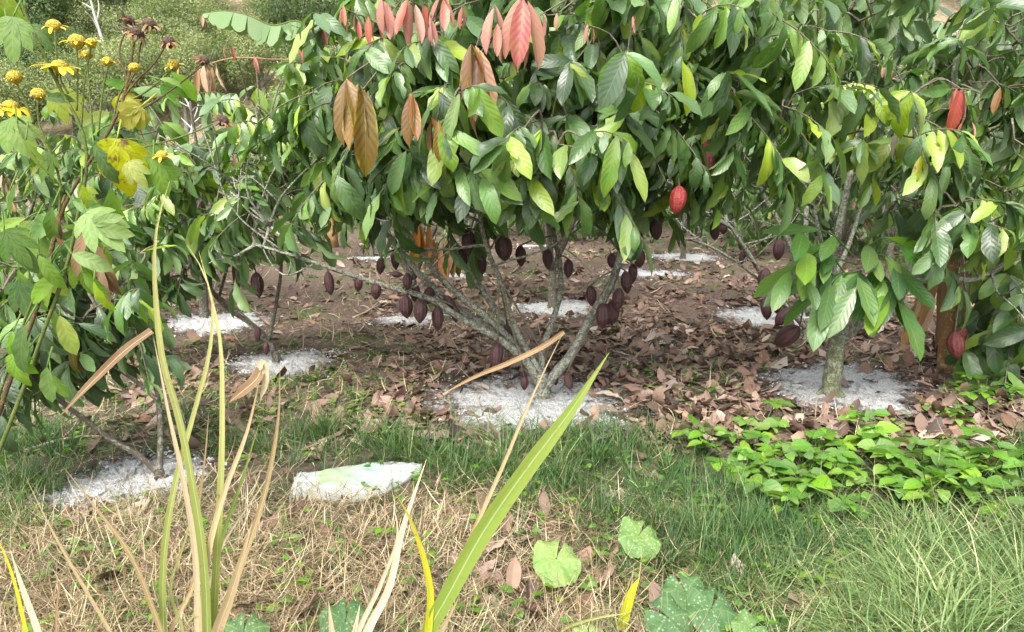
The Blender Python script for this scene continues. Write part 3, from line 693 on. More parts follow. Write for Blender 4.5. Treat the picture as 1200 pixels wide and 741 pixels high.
# --- mid left
b4 = gp(325, 428); Y4 = float(b4[1])
cacao("young cacao tree with a slender dark stem just left of the central tree", b4,
      [(limb_pts([(324, 425), (318, 405), (306, 390), (256, 351), (232, 310), (215, 260), (200, 200)], Y4, .15), .020, .010),
       (limb_pts([(315, 398), (322, 365), (328, 330), (330, 290), (320, 230), (315, 170), (325, 130)], Y4, .25), .014, .008),
       (limb_pts([(256, 351), (270, 300), (285, 250), (290, 200), (280, 160)], Y4 + .1, -.2), .011, .007)],
      [B(345, 150, Y4 - .05, 60, 45, .6, 36, .68), B(255, 215, Y4 - .1, 80, 45, .6, 46, .66), B(340, 210, Y4 - .15, 55, 45, .5, 28, .6), B(200, 280, Y4 - .1, 60, 48, .5, 36, .38), B(260, 280, Y4, 60, 30, .5, 18, .32), B(165, 330, Y4 - .1, 25, 35, .3, 9, .35)],
      [PD(300, 333, Y4 - .15, 29), PD(302, 392, Y4 - .05, 18), PD(311, 409, Y4 - .07, 17)],
      [FL(270, 55, Y4 - .5, 20, 2), FL(299, 68, Y4 - .5, 20, 2), FL(345, 76, Y4 - .5, 16, 2), FL(275, 180, Y4 - .55, 16, 2), FL(282, 162, Y4 - .55, 14, 1), FL(278, 300, Y4 + .2, 46, 5, "dead_leaf", "bunch of dead brown leaves")],
      trunk=[at(325, 424, Y4), at(322, 412, Y4)], r=.026, bark="bark_dark", size=.172)

# --- the rows behind
def simple_tree(label, base, h, spread, n, lean=(0, 0), pods=0, hue=.4, detail=(5, 2), size=.25, flush=0, bark="bark_dark", zlow=1.1):
    limbs = []
    top = base + V(0, 0, h * .16)
    for a in np.linspace(0, 6.28, 5, endpoint=False) + U(0, 1.2):
        d = V(math.cos(a), math.sin(a), 0)
        limbs.append((np.array([top - V(0, 0, .05), top + d * spread * .22 + V(0, 0, h * .2), top + d * spread * .5 + V(lean[0] * .4, lean[1] * .4, h * .42), top + d * spread * .7 + V(lean[0], lean[1], h * .7)]), .026, .010))
    bl = []
    for a in np.linspace(0, 6.28, 6, endpoint=False) + U(0, 1):
        rr = spread * .55
        bl.append((base + V(math.cos(a) * rr + lean[0], math.sin(a) * rr + lean[1], U(zlow + .15, h * .8)), (spread * .5, spread * .5, h * .2), n // 7, hue))
    bl.append((base + V(lean[0], lean[1], h * .85), (spread * .6, spread * .6, h * .2), n // 7, hue + .1))
    pd = []
    for _ in range(pods):
        l = limbs[rng.integers(5)][0]; p = smooth_path(l, 12)[rng.integers(3, 8)]
        pd.append((p + V(U(-.04, .04), -.04, -.03), U(.14, .18), "pod", (0, 0)))
    fl = [(base + V(U(-spread, spread), -spread * U(.5, .95), U(zlow + .2, h * .75)), U(.1, .16), 2, "flush_pink", None) for _ in range(flush)]
    return cacao(label, base, limbs, bl, pd, fl, trunk=[base + V(0, 0, h * .09), top], r=.04, bark=bark, size=size, detail=detail)

def sp_l(px, py, *a, **k): return simple_tree(a[0], gp(px, py), *a[1:], **k)
sp_l(647, 363, "cacao tree with a thin dark stem in the lime ring just behind the central tree", 2.7, 1.2, 70, lean=(-.05, .2), pods=3)
b6 = gp(948, 398); Y6 = float(b6[1])
cacao("cacao tree behind the mossy trunk, its bare grey limbs reaching left", b6,
      [(limb_pts([(945, 385), (905, 340), (873, 291), (853, 264), (836, 255), (800, 235)], Y6, -.2), .026, .010),
       (limb_pts([(940, 375), (893, 331), (860, 305), (819, 284), (790, 278)], Y6, .3), .018, .008),
       (limb_pts([(873, 291), (852, 262), (848, 220), (842, 160), (850, 80)], Y6, .3), .020, .010),
       (limb_pts([(948, 370), (930, 297), (917, 267), (893, 225), (880, 150)], Y6 + .1, .2), .028, .012),
       (limb_pts([(950, 370), (945, 300), (945, 240), (955, 160), (960, 60)], Y6 + .2, .3), .026, .012),
       (limb_pts([(952, 370), (985, 310), (1010, 240), (1030, 150)], Y6 + .2, .4), .024, .012)],
      [B(960, 60, Y6 + .3, 95, 65, .7, 44, -.1), B(1040, 120, Y6 + .5, 80, 80, .7, 40, -.1), B(880, 160, Y6 + .4, 60, 45, .5, 18, .2), B(850, 60, Y6 + .5, 70, 70, .6, 26, .2), B(940, 170, Y6 + .5, 60, 35, .4, 14, .2), B(1060, 215, Y6 + .4, 50, 35, .4, 12, .2)],  # lowest hues paint the crown's deep shade into its leaf colour
      [PD(897, 328, Y6 - .1, 28), PD(899, 361, Y6 - .1, 28), PD(927, 374, Y6 - .15, 27, "pod", (0, .7)), PD(913, 357, Y6 - .05, 24), PD(914, 292, Y6 + .1, 25), PD(871, 302, Y6, 15), PD(846, 268, Y6 - .1, 18)],
      [FL(947, 215, Y6, 26, 2, "flush_pink"), FL(905, 205, Y6, 22, 2)], trunk=[at(948, 388, Y6), at(947, 374, Y6)], r=.045, detail=(7, 4), size=.21, bare=26)
sp_l(484, 374, "cacao tree with rusty dry leaves behind the low left limb's pods", 2.6, 1.2, 56, lean=(.15, .2), pods=2)
t8 = [o for o in COL.objects if o.name.startswith("cacao_tree") and o.type == 'EMPTY'][-1]
fb = MB()
for px, py, h in ((497, 262, 60), (510, 282, 55), (528, 268, 62), (519, 290, 46)):
    n = 3; p = at(px, py, float(t8.location[1]) - .45)
    leaves(fb, np.broadcast_to(p, (n, 3)) + rng.standard_normal((n, 3)) * .02, V(0, 0, -1) + rng.standard_normal((n, 3)) * .12, V(0, -1, .2) + rng.standard_normal((n, 3)) * .3, h * 6.3 / F_PX, .10, .2, .5, .04, None, 6, 4)
    tube(fb, [p, p + V(.02, .15, .16), p + V(.03, .3, .3)], .005, .004, 5, 4, col=(.3, .3, .3))
fb.build("dry_leaves", M["flush_copper"], t8)["label"] = "rusty orange dry hanging leaves"
sp_l(240, 374, "cacao tree whose lime ring lies farthest left, half hidden by the left crowns", 2.3, 1.1, 60, lean=(-.2, .1), pods=1, flush=3, hue=.45, zlow=.9)
sp_l(800, 305, "stubby many-stemmed cacao tree in a small far lime ring", 2.9, 1.3, 66, pods=4, flush=2, zlow=.8)
sp_l(545, 323, "distant cacao tree rising between the central tree's left limbs", 2.8, 1.4, 56, pods=2)
sp_l(742, 323, "distant cacao tree just right of the central tree's pod-laden right limb", 2.8, 1.3, 56, pods=3)
sp_l(436, 303, "distant cacao tree beyond the long low left limb", 2.8, 1.4, 60, pods=1)
sp_l(627, 289, "far cacao tree seen straight behind the central trunk", 3.0, 1.5, 56)
sp_l(1040, 330, "dense dark cacao tree deep behind the mossy trunk", 3.6, 1.6, 100, hue=.05, pods=2, zlow=.7)  # low hue puts the deep shade back here into the leaves
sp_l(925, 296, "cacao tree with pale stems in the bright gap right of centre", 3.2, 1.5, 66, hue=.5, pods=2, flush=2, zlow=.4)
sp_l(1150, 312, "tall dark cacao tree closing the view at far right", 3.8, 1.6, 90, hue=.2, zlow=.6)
sp_l(120, 345, "cacao tree with pink shoots below the yellow flowers at far left", 1.9, 1.1, 60, flush=9, hue=.5, zlow=.6)
sp_l(20, 335, "cacao tree with pink shoots cut by the left edge of the view", 1.8, 1.1, 56, flush=8, hue=.5, zlow=.6)
sp_l(235, 310, "cacao tree with pink shoot tips below the drooping banana leaf", 2.0, 1.2, 56, flush=6, hue=.5, zlow=.6)
for px, py, lab, h_, sp_, hu in [(885, 283, "low bushy cacao tree seen past the bare limbs, nearest the red pod", 1.7, 1.1, .35), (985, 302, "low dense cacao tree directly behind the mossy trunk's shoots", 1.9, 1.2, .25), (1085, 296, "low dark cacao tree behind the dead banana stem", 2.0, 1.2, .2),
        (930, 268, "far low cacao tree with fresh leaves in the gap under the right crowns", 2.0, 1.4, .6), (690, 258, "far low cacao tree closing the view right of the central limbs", 2.0, 1.5, .4), (575, 256, "far low cacao tree closing the view between the central limbs", 2.0, 1.5, .4), (450, 258, "far low cacao tree closing the view over the low left limb", 2.0, 1.5, .4), (800, 262, "far low cacao tree straight behind the bright red pod", 2.0, 1.4, .35)]:
    sp_l(px, py, lab, h_, sp_, 84, hue=hu, zlow=.15, detail=(4, 2), flush=1)
# the last rows before the hill: copies of one tree with its trunk, limbs, twigs and crown
far0 = simple_tree("cacao tree in the last rows before the hillside", gp(540, 275), 3.1, 1.6, 77, hue=.4, detail=(4, 2), size=.3, zlow=.25)
far0["group"] = "cacao trees in the last rows"
for x, y in [(-6.5, 17.5), (-3.5, 18.5), (-.5, 17.0), (2.0, 15.5), (4.2, 17.8), (6.8, 16.0), (9.0, 18.5), (11.5, 17), (3.0, 20.5), (7.8, 21), (-2, 21.5), (12.5, 21.5), (.8, 22.5), (5.4, 23.5), (-9.5, 17.0)]:
    copy_thing(far0, (x, y, 0), U(0, 6.28), U(.9, 1.2) * (1.0 if x > -3 else .75))

# ------------------------------------------------------------------ white lime rings
RING = [(624, 478, 118, "white lime ring scattered around the central tree"), (986, 457, 98, "white lime ring around the thick mossy trunk"), (150, 568, 95, "white lime patch around the leaning tree at front left"),
        (328, 428, 66, "white lime ring around the slender stem left of centre"), (255, 380, 60, "white lime ring farthest left, behind the tall dry blades"), (650, 363, 54, "grey-white lime ring just behind the central tree"),
        (905, 377, 62, "white lime ring under the bare limbs behind the mossy trunk"), (760, 323, 44, "small white lime ring beside the right limb's pods"), (795, 303, 44, "distant white lime ring at the stubby many-stemmed tree"),
        (545, 325, 24, "small far lime ring between the left limbs"), (482, 376, 42, "lime ring behind the hanging pods left of centre"), (436, 304, 22, "small far lime ring beyond the low left limb"), (627, 290, 20, "tiny far lime ring straight behind the central tree")]
ring_xy = []
for px, py, rp, lab in RING:
    c = gp(px, py); rad = 1.06 * rp * float(c[1]) / F_PX; ring_xy.append((c[0], c[1], rad))
    nr, na = 26, 90
    th = np.linspace(0, 2 * np.pi, na, endpoint=False)
    edge = 1.18 + .10 * np.sin(2 * th + U(0, 6)) + .08 * np.sin(5 * th + U(0, 6)) + .06 * np.sin(11 * th + U(0, 6)) + .08 * rng.standard_normal(na)
    q = np.linspace(0.02, 1, nr)[:, None]
    X = c[0] + rad * q * edge * np.cos(th); Y = c[1] + rad * q * edge * np.sin(th) * 1.05
    Z = gz(X, Y) + .010 + (.012 + .008 * rng.standard_normal(X.shape)) * np.clip((1 - q) * 3.0, 0, 1) - .016 * np.clip((q - .9) * 10, 0, 1)
    i = np.arange(nr * na).reshape(nr, na); j = np.roll(i, -1, axis=1)
    mb = MB()
    cc = np.stack([np.broadcast_to(np.clip((q - .1) / .9, 0, 1) ** 1.7, X.shape)] * 3, -1).reshape(-1, 3)
    mb.add(np.stack([X, Y, Z], -1), np.stack([i[:-1], j[:-1], j[1:], i[1:]], -1)[..., ::-1], None, cc)
    nf = 420 if c[1] < 6 else 120      # loose flakes and lumps in it and strewn past its rim
    aa, rr_ = U(0, 6.283, nf), rad * (U(.35, 1.0, nf) ** .6) * 1.32
    fx, fy = c[0] + rr_ * np.cos(aa), c[1] + rr_ * np.sin(aa)
    Lf = U(.006, .03, nf) * (1 if c[1] < 6 else 1.6)
    leaves(mb, np.stack([fx, fy, gz(fx, fy) + .014 + .02 * (rr_ < rad)], -1), rng.standard_normal((nf, 3)) * V(1, 1, .3), V(0, 0, 1) + rng.standard_normal((nf, 3)) * .5, Lf, Lf * .7, .5, .2, .1, (0, 0, 0), 2, 2, "oval")
    tag(mb.build("lime_ring", M["lime"]), lab, "lime ring", "white lime rings around the tree trunks")

# ------------------------------------------------------------------ ground cover (uncountable)
def G(px, py, cx, cy, sx, sy): return np.exp(-(((px - cx) / sx) ** 2 + ((py - cy) / sy) ** 2))
def ring_mask(P):
    m = np.zeros(len(P))
    for x, y, r in ring_xy: m = np.maximum(m, np.clip(1.12 - np.hypot(P[:, 0] - x, P[:, 1] - y) / r, 0, 1) * 3.0)
    return np.clip(m, 0, 1)
def scatter(n, dens, x0=-250, x1=1450, y0=235, y1=1000):
    px, py = U(x0, x1, n), U(y0, y1, n)
    P = gp(px, py)
    keep = rng.random(n) < dens(px, py) * (1 - .93 * ring_mask(P))
    P = P[keep]
    return P, px[keep], py[keep]
def blades(mb, P, L, W, lean, nt=3, bend=(.4, 1.6), col=None, flat=False):
    n = len(P); a = U(0, 6.28, n)
    h = np.stack([np.cos(a), np.sin(a), np.zeros(n)], -1)
    ln = U(lean[0], lean[1], n)[:, None]
    D = nrm(h * ln + V(0, 0, 1) * (1 - ln * .55 if not flat else U(-.05, .5, n)[:, None]))
    N = V(0, 0, 1) - h * .3 + rng.standard_normal((n, 3)) * .15
    leaves(mb, P, D, N, L, W, U(bend[0], bend[1], n), 0.2, 0, col, nt, 1, "blade")

# leaf litter
def sackm(px, py): return np.clip(3 * np.exp(-(((px - 417) / 68) ** 4 + ((py - 570) / 14) ** 4)), 0, 1)
def d_litter(px, py):
    band = np.clip((545 - py) / 60, 0, 1) * np.where(px < 420, .32, 1.0)
    d = .85 * band + .5 * G(px, py, 850, 490, 130, 45) + .4 * G(px, py, 470, 470, 80, 40) + .5 * G(px, py, 800, 380, 200, 70)
    d = d + .35 * G(px, py, 600, 670, 60, 60) + .025
    d = d * (1 - .6 * G(px, py, 420, 400, 90, 30)) * (1 - .75 * G(px, py, 390, 460, 110, 30)) * (1 - .6 * G(px, py, 60, 520, 110, 60))
    return np.clip(d, 0, 1) * (1 - sackm(px, py)) * np.where(np.sin(px * .031 + 1) * np.sin(py * .07 + px * .013) > -.3, 1, .38)
P, px, py = scatter(78000, d_litter, y1=760)
mb = MB()
big = rng.random(len(P)) < .34
for sel, l0, l1, zz, nn in ((~big, .03, .095, .014, .25), (big, .095, .185, .03, .14)):
    p_, y_ = P[sel], py[sel]; n = len(p_)
    a = U(0, 6.28, n); tilt = np.abs(rng.normal(0, .32, n))
    D = nrm(np.stack([np.cos(a), np.sin(a), tilt * .3], -1)); N = V(0, 0, 1) + rng.standard_normal((n, 3)) * nn
    N[rng.random(n) < .35] *= -1
    L = U(l0, l1, n) * np.where(y_ > 520, .85, 1); cl = rng.random((n, 3))
    if l1 < .1: cl[:, 0] *= .75
    leaves(mb, p_ + V(0, 0, 1) * (zz * U(.15, 1, n))[:, None], D, N, L, L * U(.36, .54, n), rng.normal(.15, .7, n), rng.normal(.1, .32, n), U(.03, .13, n), cl, 6, 4, twist=rng.normal(0, .4, n), jag=.10)
tag(mb.build("leaf_litter", M["dead_leaf"]), "brown fallen cacao leaves covering the ground between the trees", "leaf litter", kind="stuff")

# dry straw
def d_straw(px, py):
    d = .95 * np.clip((py - 560) / 50, 0, 1) * np.clip((860 - px) / 260, .14, 1)
    d = d * (1 - .55 * G(px, py, 780, 570, 130, 50)) * (1 - .5 * G(px, py, 590, 690, 40, 45))
    d = d + .22 * G(px, py, 470, 400, 160, 60) + .25 * G(px, py, 250, 480, 200, 60) + .09
    return np.clip(d, 0, 1)
P, px, py = scatter(150000, d_straw)
k_ = rng.random(len(P)) > sackm(px, py) * (py < 585); P, px, py = P[k_], px[k_], py[k_]
n = len(P); mb = MB(); sc = np.clip(P[:, 1] / 3.0, .8, 3)
blades(mb, P + V(0, 0, 1) * U(.0, .06, n)[:, None], U(.05, .2, n) * sc ** .4, U(.0018, .005, n) * sc, (.6, 1.5), 4, (-1.4, 1.8), flat=True)
tag(mb.build("dry_grass", M["straw"]), "matted dry straw-coloured cut grass in the foreground", "dry grass", kind="stuff")

# short green grass, in tufts
def d_green(px, py):
    d = 1.2 * G(px, py, 395, 526, 95, 24) + 1.4 * G(px, py, 570, 542, 100, 36) + 1.25 * G(px, py, 730, 568, 130, 46) + 1.0 * G(px, py, 880, 640, 110, 50) + .7 * G(px, py, 30, 580, 80, 50) + .6 * G(px, py, 30, 500, 90, 30)
    d = d + .6 * G(px, py, 400, 450, 160, 45) + .25 * G(px, py, 780, 440, 120, 50) + .3 * G(px, py, 830, 430, 60, 30) + .6 * G(px, py, 150, 490, 150, 45) + .35 * G(px, py, 250, 410, 90, 14) + .10 * (py > 560) + .06 * (py > 570) * (px > 560) + .04 + .25 * G(px, py, 640, 500, 25, 14) + .6 * (px > 1200) + .3 * G(px, py, 640, 300, 400, 25)
    return np.clip(d * 1.15, 0, 1) * np.where(np.sin(px * .045 + 2 * np.sin(py * .06)) * np.sin(py * .11 + px * .017) > -.25, 1, .22)
def tufts(mb, n, dens, x0, x1, y0, y1, per, rad, L, W, lean, nt, bend, big=None, hue=(.45, .2)):
    C, cx, cy = scatter(n, dens, x0, x1, y0, y1)
    kk = rng.random(len(C)) > sackm(cx, cy); C, cx, cy = C[kk], cx[kk], cy[kk]
    m = rng.integers(per[0], per[1], len(C)); i = np.repeat(np.arange(len(C)), m); n = len(i)
    a = U(0, 6.28, n); q = rng.random(n) ** .6
    h = np.stack([np.cos(a), np.sin(a), np.zeros(n)], -1)
    sc = np.clip(C[i, 1] / 3.2, .8, 3)
    P = C[i] + h * (rad * q * sc)[:, None]; P[:, 2] = gz(P[:, 0], P[:, 1])
    tl = U(.55, 1.15, len(C))[i] * (1 if big is None else big(cx, cy)[i])
    ln = (lean[0] + (lean[1] - lean[0]) * q * U(.5, 1.2, n))[:, None]
    D = nrm(h * ln + V(0, 0, 1) + rng.standard_normal((n, 3)) * .12)
    N = V(0, 0, 1) - h * .4 + rng.standard_normal((n, 3)) * .2
    c = rng.random((n, 3)); c[:, 0] = np.clip(rng.normal(hue[0], hue[1], len(C))[i] + rng.normal(0, .16, n), 0, 1)
    leaves(mb, P, D, N, U(L[0], L[1], n) * tl * sc ** .2, U(W[0], W[1], n) * sc ** .8, U(bend[0], bend[1], n), .2, 0, c, nt, 1, "blade")
mb = MB()
tufts(mb, 9800, d_green, -250, 1450, 235, 1000, (14, 34), .034, (.10, .29), (.0026, .005), (.1, .9), 4, (.2, 1.7), big=lambda x, y: np.where(y > 505, 1.0, .38) * np.clip(.45 + d_green(x, y), .5, 1.1), hue=(.3, .2))
tag(mb.build("short_grass", M["grass"]), "tufts of short green grass growing between litter and straw", "grass", kind="stuff")

# taller pale grass, front right
def d_tall(px, py):
    d = .95 * G(px, py, 1130, 735, 190, 85) + .7 * G(px, py, 960, 690, 120, 60) + .25 * G(px, py, 800, 600, 60, 30)
    return np.clip(d, 0, 1)
mb = MB()
tufts(mb, 1250, d_tall, 700, 1500, 560, 900, (24, 48), .055, (.18, .42), (.003, .0078), (.15, 1.1), 6, (.6, 2.3), big=lambda x, y: np.clip((x - 820) / 260, .5, 1.05), hue=(.55, .22))
tag(mb.build("tall_grass", M["tall_grass"]), "taller pale green arching grass filling the front right corner", "grass", kind="stuff")

# tiny seedlings and creeping weeds between the litter
def d_seed(px, py):
    return np.clip(.9 * G(px, py, 830, 440, 60, 22) + .7 * G(px, py, 380, 450, 160, 35) + .5 * G(px, py, 250, 410, 90, 18) + .4 * G(px, py, 720, 440, 40, 14) + .5 * G(px, py, 50, 510, 110, 40) + .4 * G(px, py, 630, 492, 30, 8) + .5 * G(px, py, 1120, 470, 90, 25) + .25 * G(px, py, 720, 530, 120, 40) + .1 * (py > 560) + .4 * G(px, py, 870, 290, 70, 22) + .04, 0, 1)
P, px, py = scatter(8500, d_seed, y1=800)
n = len(P); k = 5
PP = np.repeat(P, k, 0); a = U(0, 6.28, n * k)
h = np.stack([np.cos(a), np.sin(a), np.zeros(n * k)], -1)
L = U(.02, .055, n * k); mb = MB()
leaves(mb, PP + V(0, 0, 1) * U(.005, .07, n * k)[:, None] + h * .012, h + V(0, 0, .35), V(0, 0, 1) + h * -.2 + rng.standard_normal((n * k, 3)) * .2, L, L * .55, .6, .2, .02, None, 3, 2, "oval")
tag(mb.build("creeping_weeds", M["weed"]), "tiny green seedlings scattered through the leaf litter", "weeds", kind="stuff")

# ------------------------------------------------------------------ broad-leaved weeds at right
def weed_proto(k, name="broadleaf_weed"):
    root = thing(name, "light green broad-leaved weed in the patch beside the dark fallen branch", "weed", (0, 0, 0), "broad-leaved weeds in the patch at right")
    sb, lb = MB(), MB()
    for _ in range(k):
        a = U(0, 6.28); r_ = U(.02, .15); top = V(math.cos(a) * r_, math.sin(a) * r_, U(.04, .13))
        tube(sb, [V(0, 0, -.01), top * V(.35, .35, .6), top], .0028, .0016, 5, 5)
        m = int(rng.integers(3, 6)); aa = U(0, 6.28) + np.arange(m) * 6.28 / m
        h = np.stack([np.cos(aa), np.sin(aa), np.zeros(m)], -1); L = U(.05, .10, m)
        leaves(lb, np.broadcast_to(top, (m, 3)), h + V(0, 0, .1), V(0, -.25, 1) + rng.standard_normal((m, 3)) * .25, L, L * U(.62, .78, m), U(.2, .9, m), .2, .03, None, 5, 4, "oval")
    sb.build("stem", M["stem_green"], root); lb.build("foliage", M["weed"], root)
    return root
W0 = [weed_proto(k) for k in (4, 6, 8)]
wp = [(868, 520), (905, 545), (880, 560), (935, 520), (955, 545), (925, 570), (970, 530), (985, 560), (1005, 535), (1020, 560), (1035, 530), (1050, 552), (1062, 575), (1075, 538), (1090, 562), (1105, 535), (1120, 556), (1140, 540), (1155, 565), (1172, 545), (1190, 560), (1130, 580), (1085, 590), (1185, 590), (1000, 585), (1210, 540), (1160, 455), (1185, 452), (1140, 462), (905, 575), (850, 545), (835, 515), (1100, 485), (890, 500), (1010, 500), (945, 590)]
for i, (x, y) in enumerate(wp):
    p = gp(x + U(-8, 8), y + 12 + U(-8, 8))
    if i < 3: W0[i].location = tuple(p); W0[i].rotation_euler = (0, 0, U(0, 6))
    elif y < 480 and x > 1100: copy_thing(W0[i % 3], p, U(0, 6.28), U(.8, 1.25), "small light green weed in the litter below the crown at the right edge", "weeds in the litter at the right edge")
    else: copy_thing(W0[i % 3], p, U(0, 6.28), U(.8, 1.25))

# ------------------------------------------------------------------ squash plants
def squash(px, py, rp, label, hue, rot=0.0, lift=.11, tilt=(-.1, -.55)):
    g = gp(px, py + lift * F_PX / 2.6); c = at(px, py, float(g[1])); rad = rp * float(g[1]) / F_PX
    root = thing("squash_plant", label, "squash plant", g, "squash seedlings in the foreground")
    th = np.linspace(.16, 2 * np.pi - .16, 49) + rot; nr = 9
    lob = 1 + .045 * np.cos(5 * (th - rot)) + .02 * np.sin(17 * th); lob[:2] *= .9; lob[-2:] *= .9
    q = np.linspace(.03, 1, nr)[:, None]
    x = rad * q * lob * np.cos(th); y = rad * q * lob * np.sin(th)
    z = .22 * rad * q ** 2 * np.cos(5 * (th - rot)) * .6 + .18 * rad * q - .35 * rad * q ** 3 + .02 * rad * rng.standard_normal((nr, len(th))) * q
    X = c[0] + x; Y = c[1] + y; Z = c[2] + z + x * tilt[0] + y * -tilt[1]
    i = np.arange(nr * len(th)).reshape(nr, len(th)); mb = MB()
    fr = ((th - rot) / (2 * np.pi)) * 5
    # u runs across each of the five main veins, v along it, so the shared leaf material draws palmate veins
    uv = np.stack(np.broadcast_arrays(np.abs((fr % 1) - .5) + .0, q), -1)
    uv = np.stack([.5 + (((fr + .5) % 1) - .5)[None] * .9 + 0 * q, uv[..., 1] * .9], -1)
    mb.add(np.stack([X, Y, Z], -1), np.stack([i[:-1, :-1], i[1:, :-1], i[1:, 1:], i[:-1, 1:]], -1), uv, (hue, .5, .5))
    mb.build("leaf_blade", M["squash"], root)
    sb = MB(); tube(sb, [g + V(.02, .03, -.02), (g + c) / 2 + V(.02, .02, .01), c + V(0, 0, -.004)], .0045, .0035, 6, 6)
    sb.build("leaf_stalk", M["stem_green"], root)
squash(652, 655, 31, "single pale speckled round squash leaf right of the big green blade", .85, rot=1.2)
squash(749, 627, 27, "single round squash leaf at the edge of the green grass, right of the palest one", .6, rot=.9)
squash(803, 694, 30, "upper leaf of the dark mottled squash group at bottom centre right", .15, rot=2.0, lift=.12)
squash(783, 724, 32, "lower left leaf of the dark mottled squash group", .05, rot=2.7)
squash(834, 713, 33, "large lower right leaf of the dark mottled squash group", .1, rot=1.0, lift=.11)
squash(880, 737, 24, "lone squash leaf cut by the bottom edge, right of the dark group", .4, rot=.4)
squash(405, 728, 34, "bluish green squash leaf behind the pale dry flaps at the bottom edge", .1, rot=1.6)
squash(285, 742, 32, "squash leaf at the bottom edge beneath the tall dry blades", .2, rot=1.6)
squash(690, 745, 20, "small squash leaf at the bottom edge beside a yellowing blade", .9, rot=1.6, lift=.06)

# ------------------------------------------------------------------ sack
def sack():
    k = mat("woven_sack")
    uvn = k.N("UVMap"); sx = k.N("SeparateXYZ"); k.L(uvn.outputs[0], sx.inputs[0])
    u, v = sx.outputs[0], sx.outputs[1]
    nz = k.noise(14, 4, .6, k.pos)
    uj = k.math('ADD', u, k.math('MULTIPLY', k.math('SUBTRACT', nz, .5), .03))
    pr = k.ramp(uj, [(0.0, (.35, .385, .36)), (.205, (.35, .385, .36)), (.22, (.25, .42, .14)), (.36, (.27, .44, .22)), (.56, (.25, .42, .36)), (.66, (.38, .43, .40)), (1.0, (.35, .385, .36))])
    vm = k.ramp(v, [(.28, 0.0), (.34, 1.0), (.86, 1.0), (.92, 0.0)])
    c = k.mix(k.math('MULTIPLY', vm, .8), (.35, .385, .36), pr)
    w = k.N("TexChecker"); w.inputs["Scale"].default_value = 150; k.L(uvn.outputs[0], w.inputs[0])
    c = k.mix(k.math('MULTIPLY', w.outputs["Fac"], .06), c, (.4, .42, .4))
    dirt = k.noise(24, 5, .7, k.pos)
    c = k.mix(k.ramp(dirt, [(.50, 0.0), (.75, .7)]), c, (.24, .20, .15))
    k.L(c, k.b.inputs["Base Color"]); k.b.inputs["Roughness"].default_value = .42
    k.bump(k.math('ADD', k.noise(30, 4, .6, k.pos), k.math('MULTIPLY', w.outputs["Fac"], .05)), .35, .01)
    # outline from the photo, laid on the ground as a filled pillow: bottom edge then top edge, left to right
    bot = [(339, 588), (362, 586), (392, 590), (425, 589), (452, 580), (478, 565), (494, 556)]
    top = [(349, 552), (368, 551), (398, 546), (430, 540), (455, 539), (480, 541), (495, 543)]
    nu, nv = 50, 26
    T = np.linspace(0, 1, nu); a = np.linspace(0, 1, len(bot))
    bb = gp(np.interp(T, a, [p[0] for p in bot]), np.interp(T, a, [p[1] for p in bot])); tt = gp(np.interp(T, a, [p[0] for p in top]), np.interp(T, a, [p[1] + 6 for p in top]))
    s = np.linspace(0, 1, nv)[:, None, None]
    base = bb[None] * (1 - s) + tt[None] * s
    ss, TT = np.linspace(0, 1, nv)[:, None], T[None]
    fat = (np.sin(np.pi * ss) ** .55) * (np.clip(np.sin(np.pi * np.clip(TT * .86 + .07, 0, 1)), 0, 1) ** .4)
    wr = .006 * np.sin(TT * 34 + ss * 6) * np.sin(ss * 9 + TT * 5) + .004 * np.sin(TT * 61 - ss * 17) + .006 * np.sin(ss * 21 + 3 * np.sin(TT * 9))
    up = base.copy(); up[..., 2] += .012 + fat * (.034 + wr * .9)
    lo = base.copy(); lo[..., 2] += .004
    i = np.arange(nu * nv).reshape(nv, nu); q = np.stack([i[:-1, :-1], i[:-1, 1:], i[1:, 1:], i[1:, :-1]], -1).reshape(-1, 4)
    uv = np.stack(np.broadcast_arrays(TT, ss), -1)
    mb = MB(); mb.add(up, q, uv); mb.add(lo, q[:, ::-1], uv)
    rim = np.r_[i[0, :], i[1:, -1], i[-1, -2::-1], i[-2:0:-1, 0]]
    both = np.concatenate([up.reshape(-1, 3), lo.reshape(-1, 3)]); r2 = np.roll(rim, -1)
    mb.add(both, np.stack([rim + nu * nv, r2 + nu * nv, r2, rim], -1), np.concatenate([uv.reshape(-1, 2)] * 2))
    c = gp(418, 565)
    root = thing("woven_sack", "crumpled empty white sack with a faded green and teal printed panel lying on the grass", "sack", c)
    mb.build("sack_body", k.m, root)
    sb = MB()
    for e in (0.012,):      # stitched hem across the closed left end
        pts = [np.asarray(up[j, 2]) + V(0, 0, .003) for j in range(0, nv, 3)]
        tube(sb, pts, .003, .003, 24, 6)
    sb.build("stitched_hem", M["thread"], root)
k = mat("sack_thread"); k.b.inputs["Base Color"].default_value = (.6, .6, .56, 1); k.b.inputs["Roughness"].default_value = .8; M["thread"] = k.m
sack()

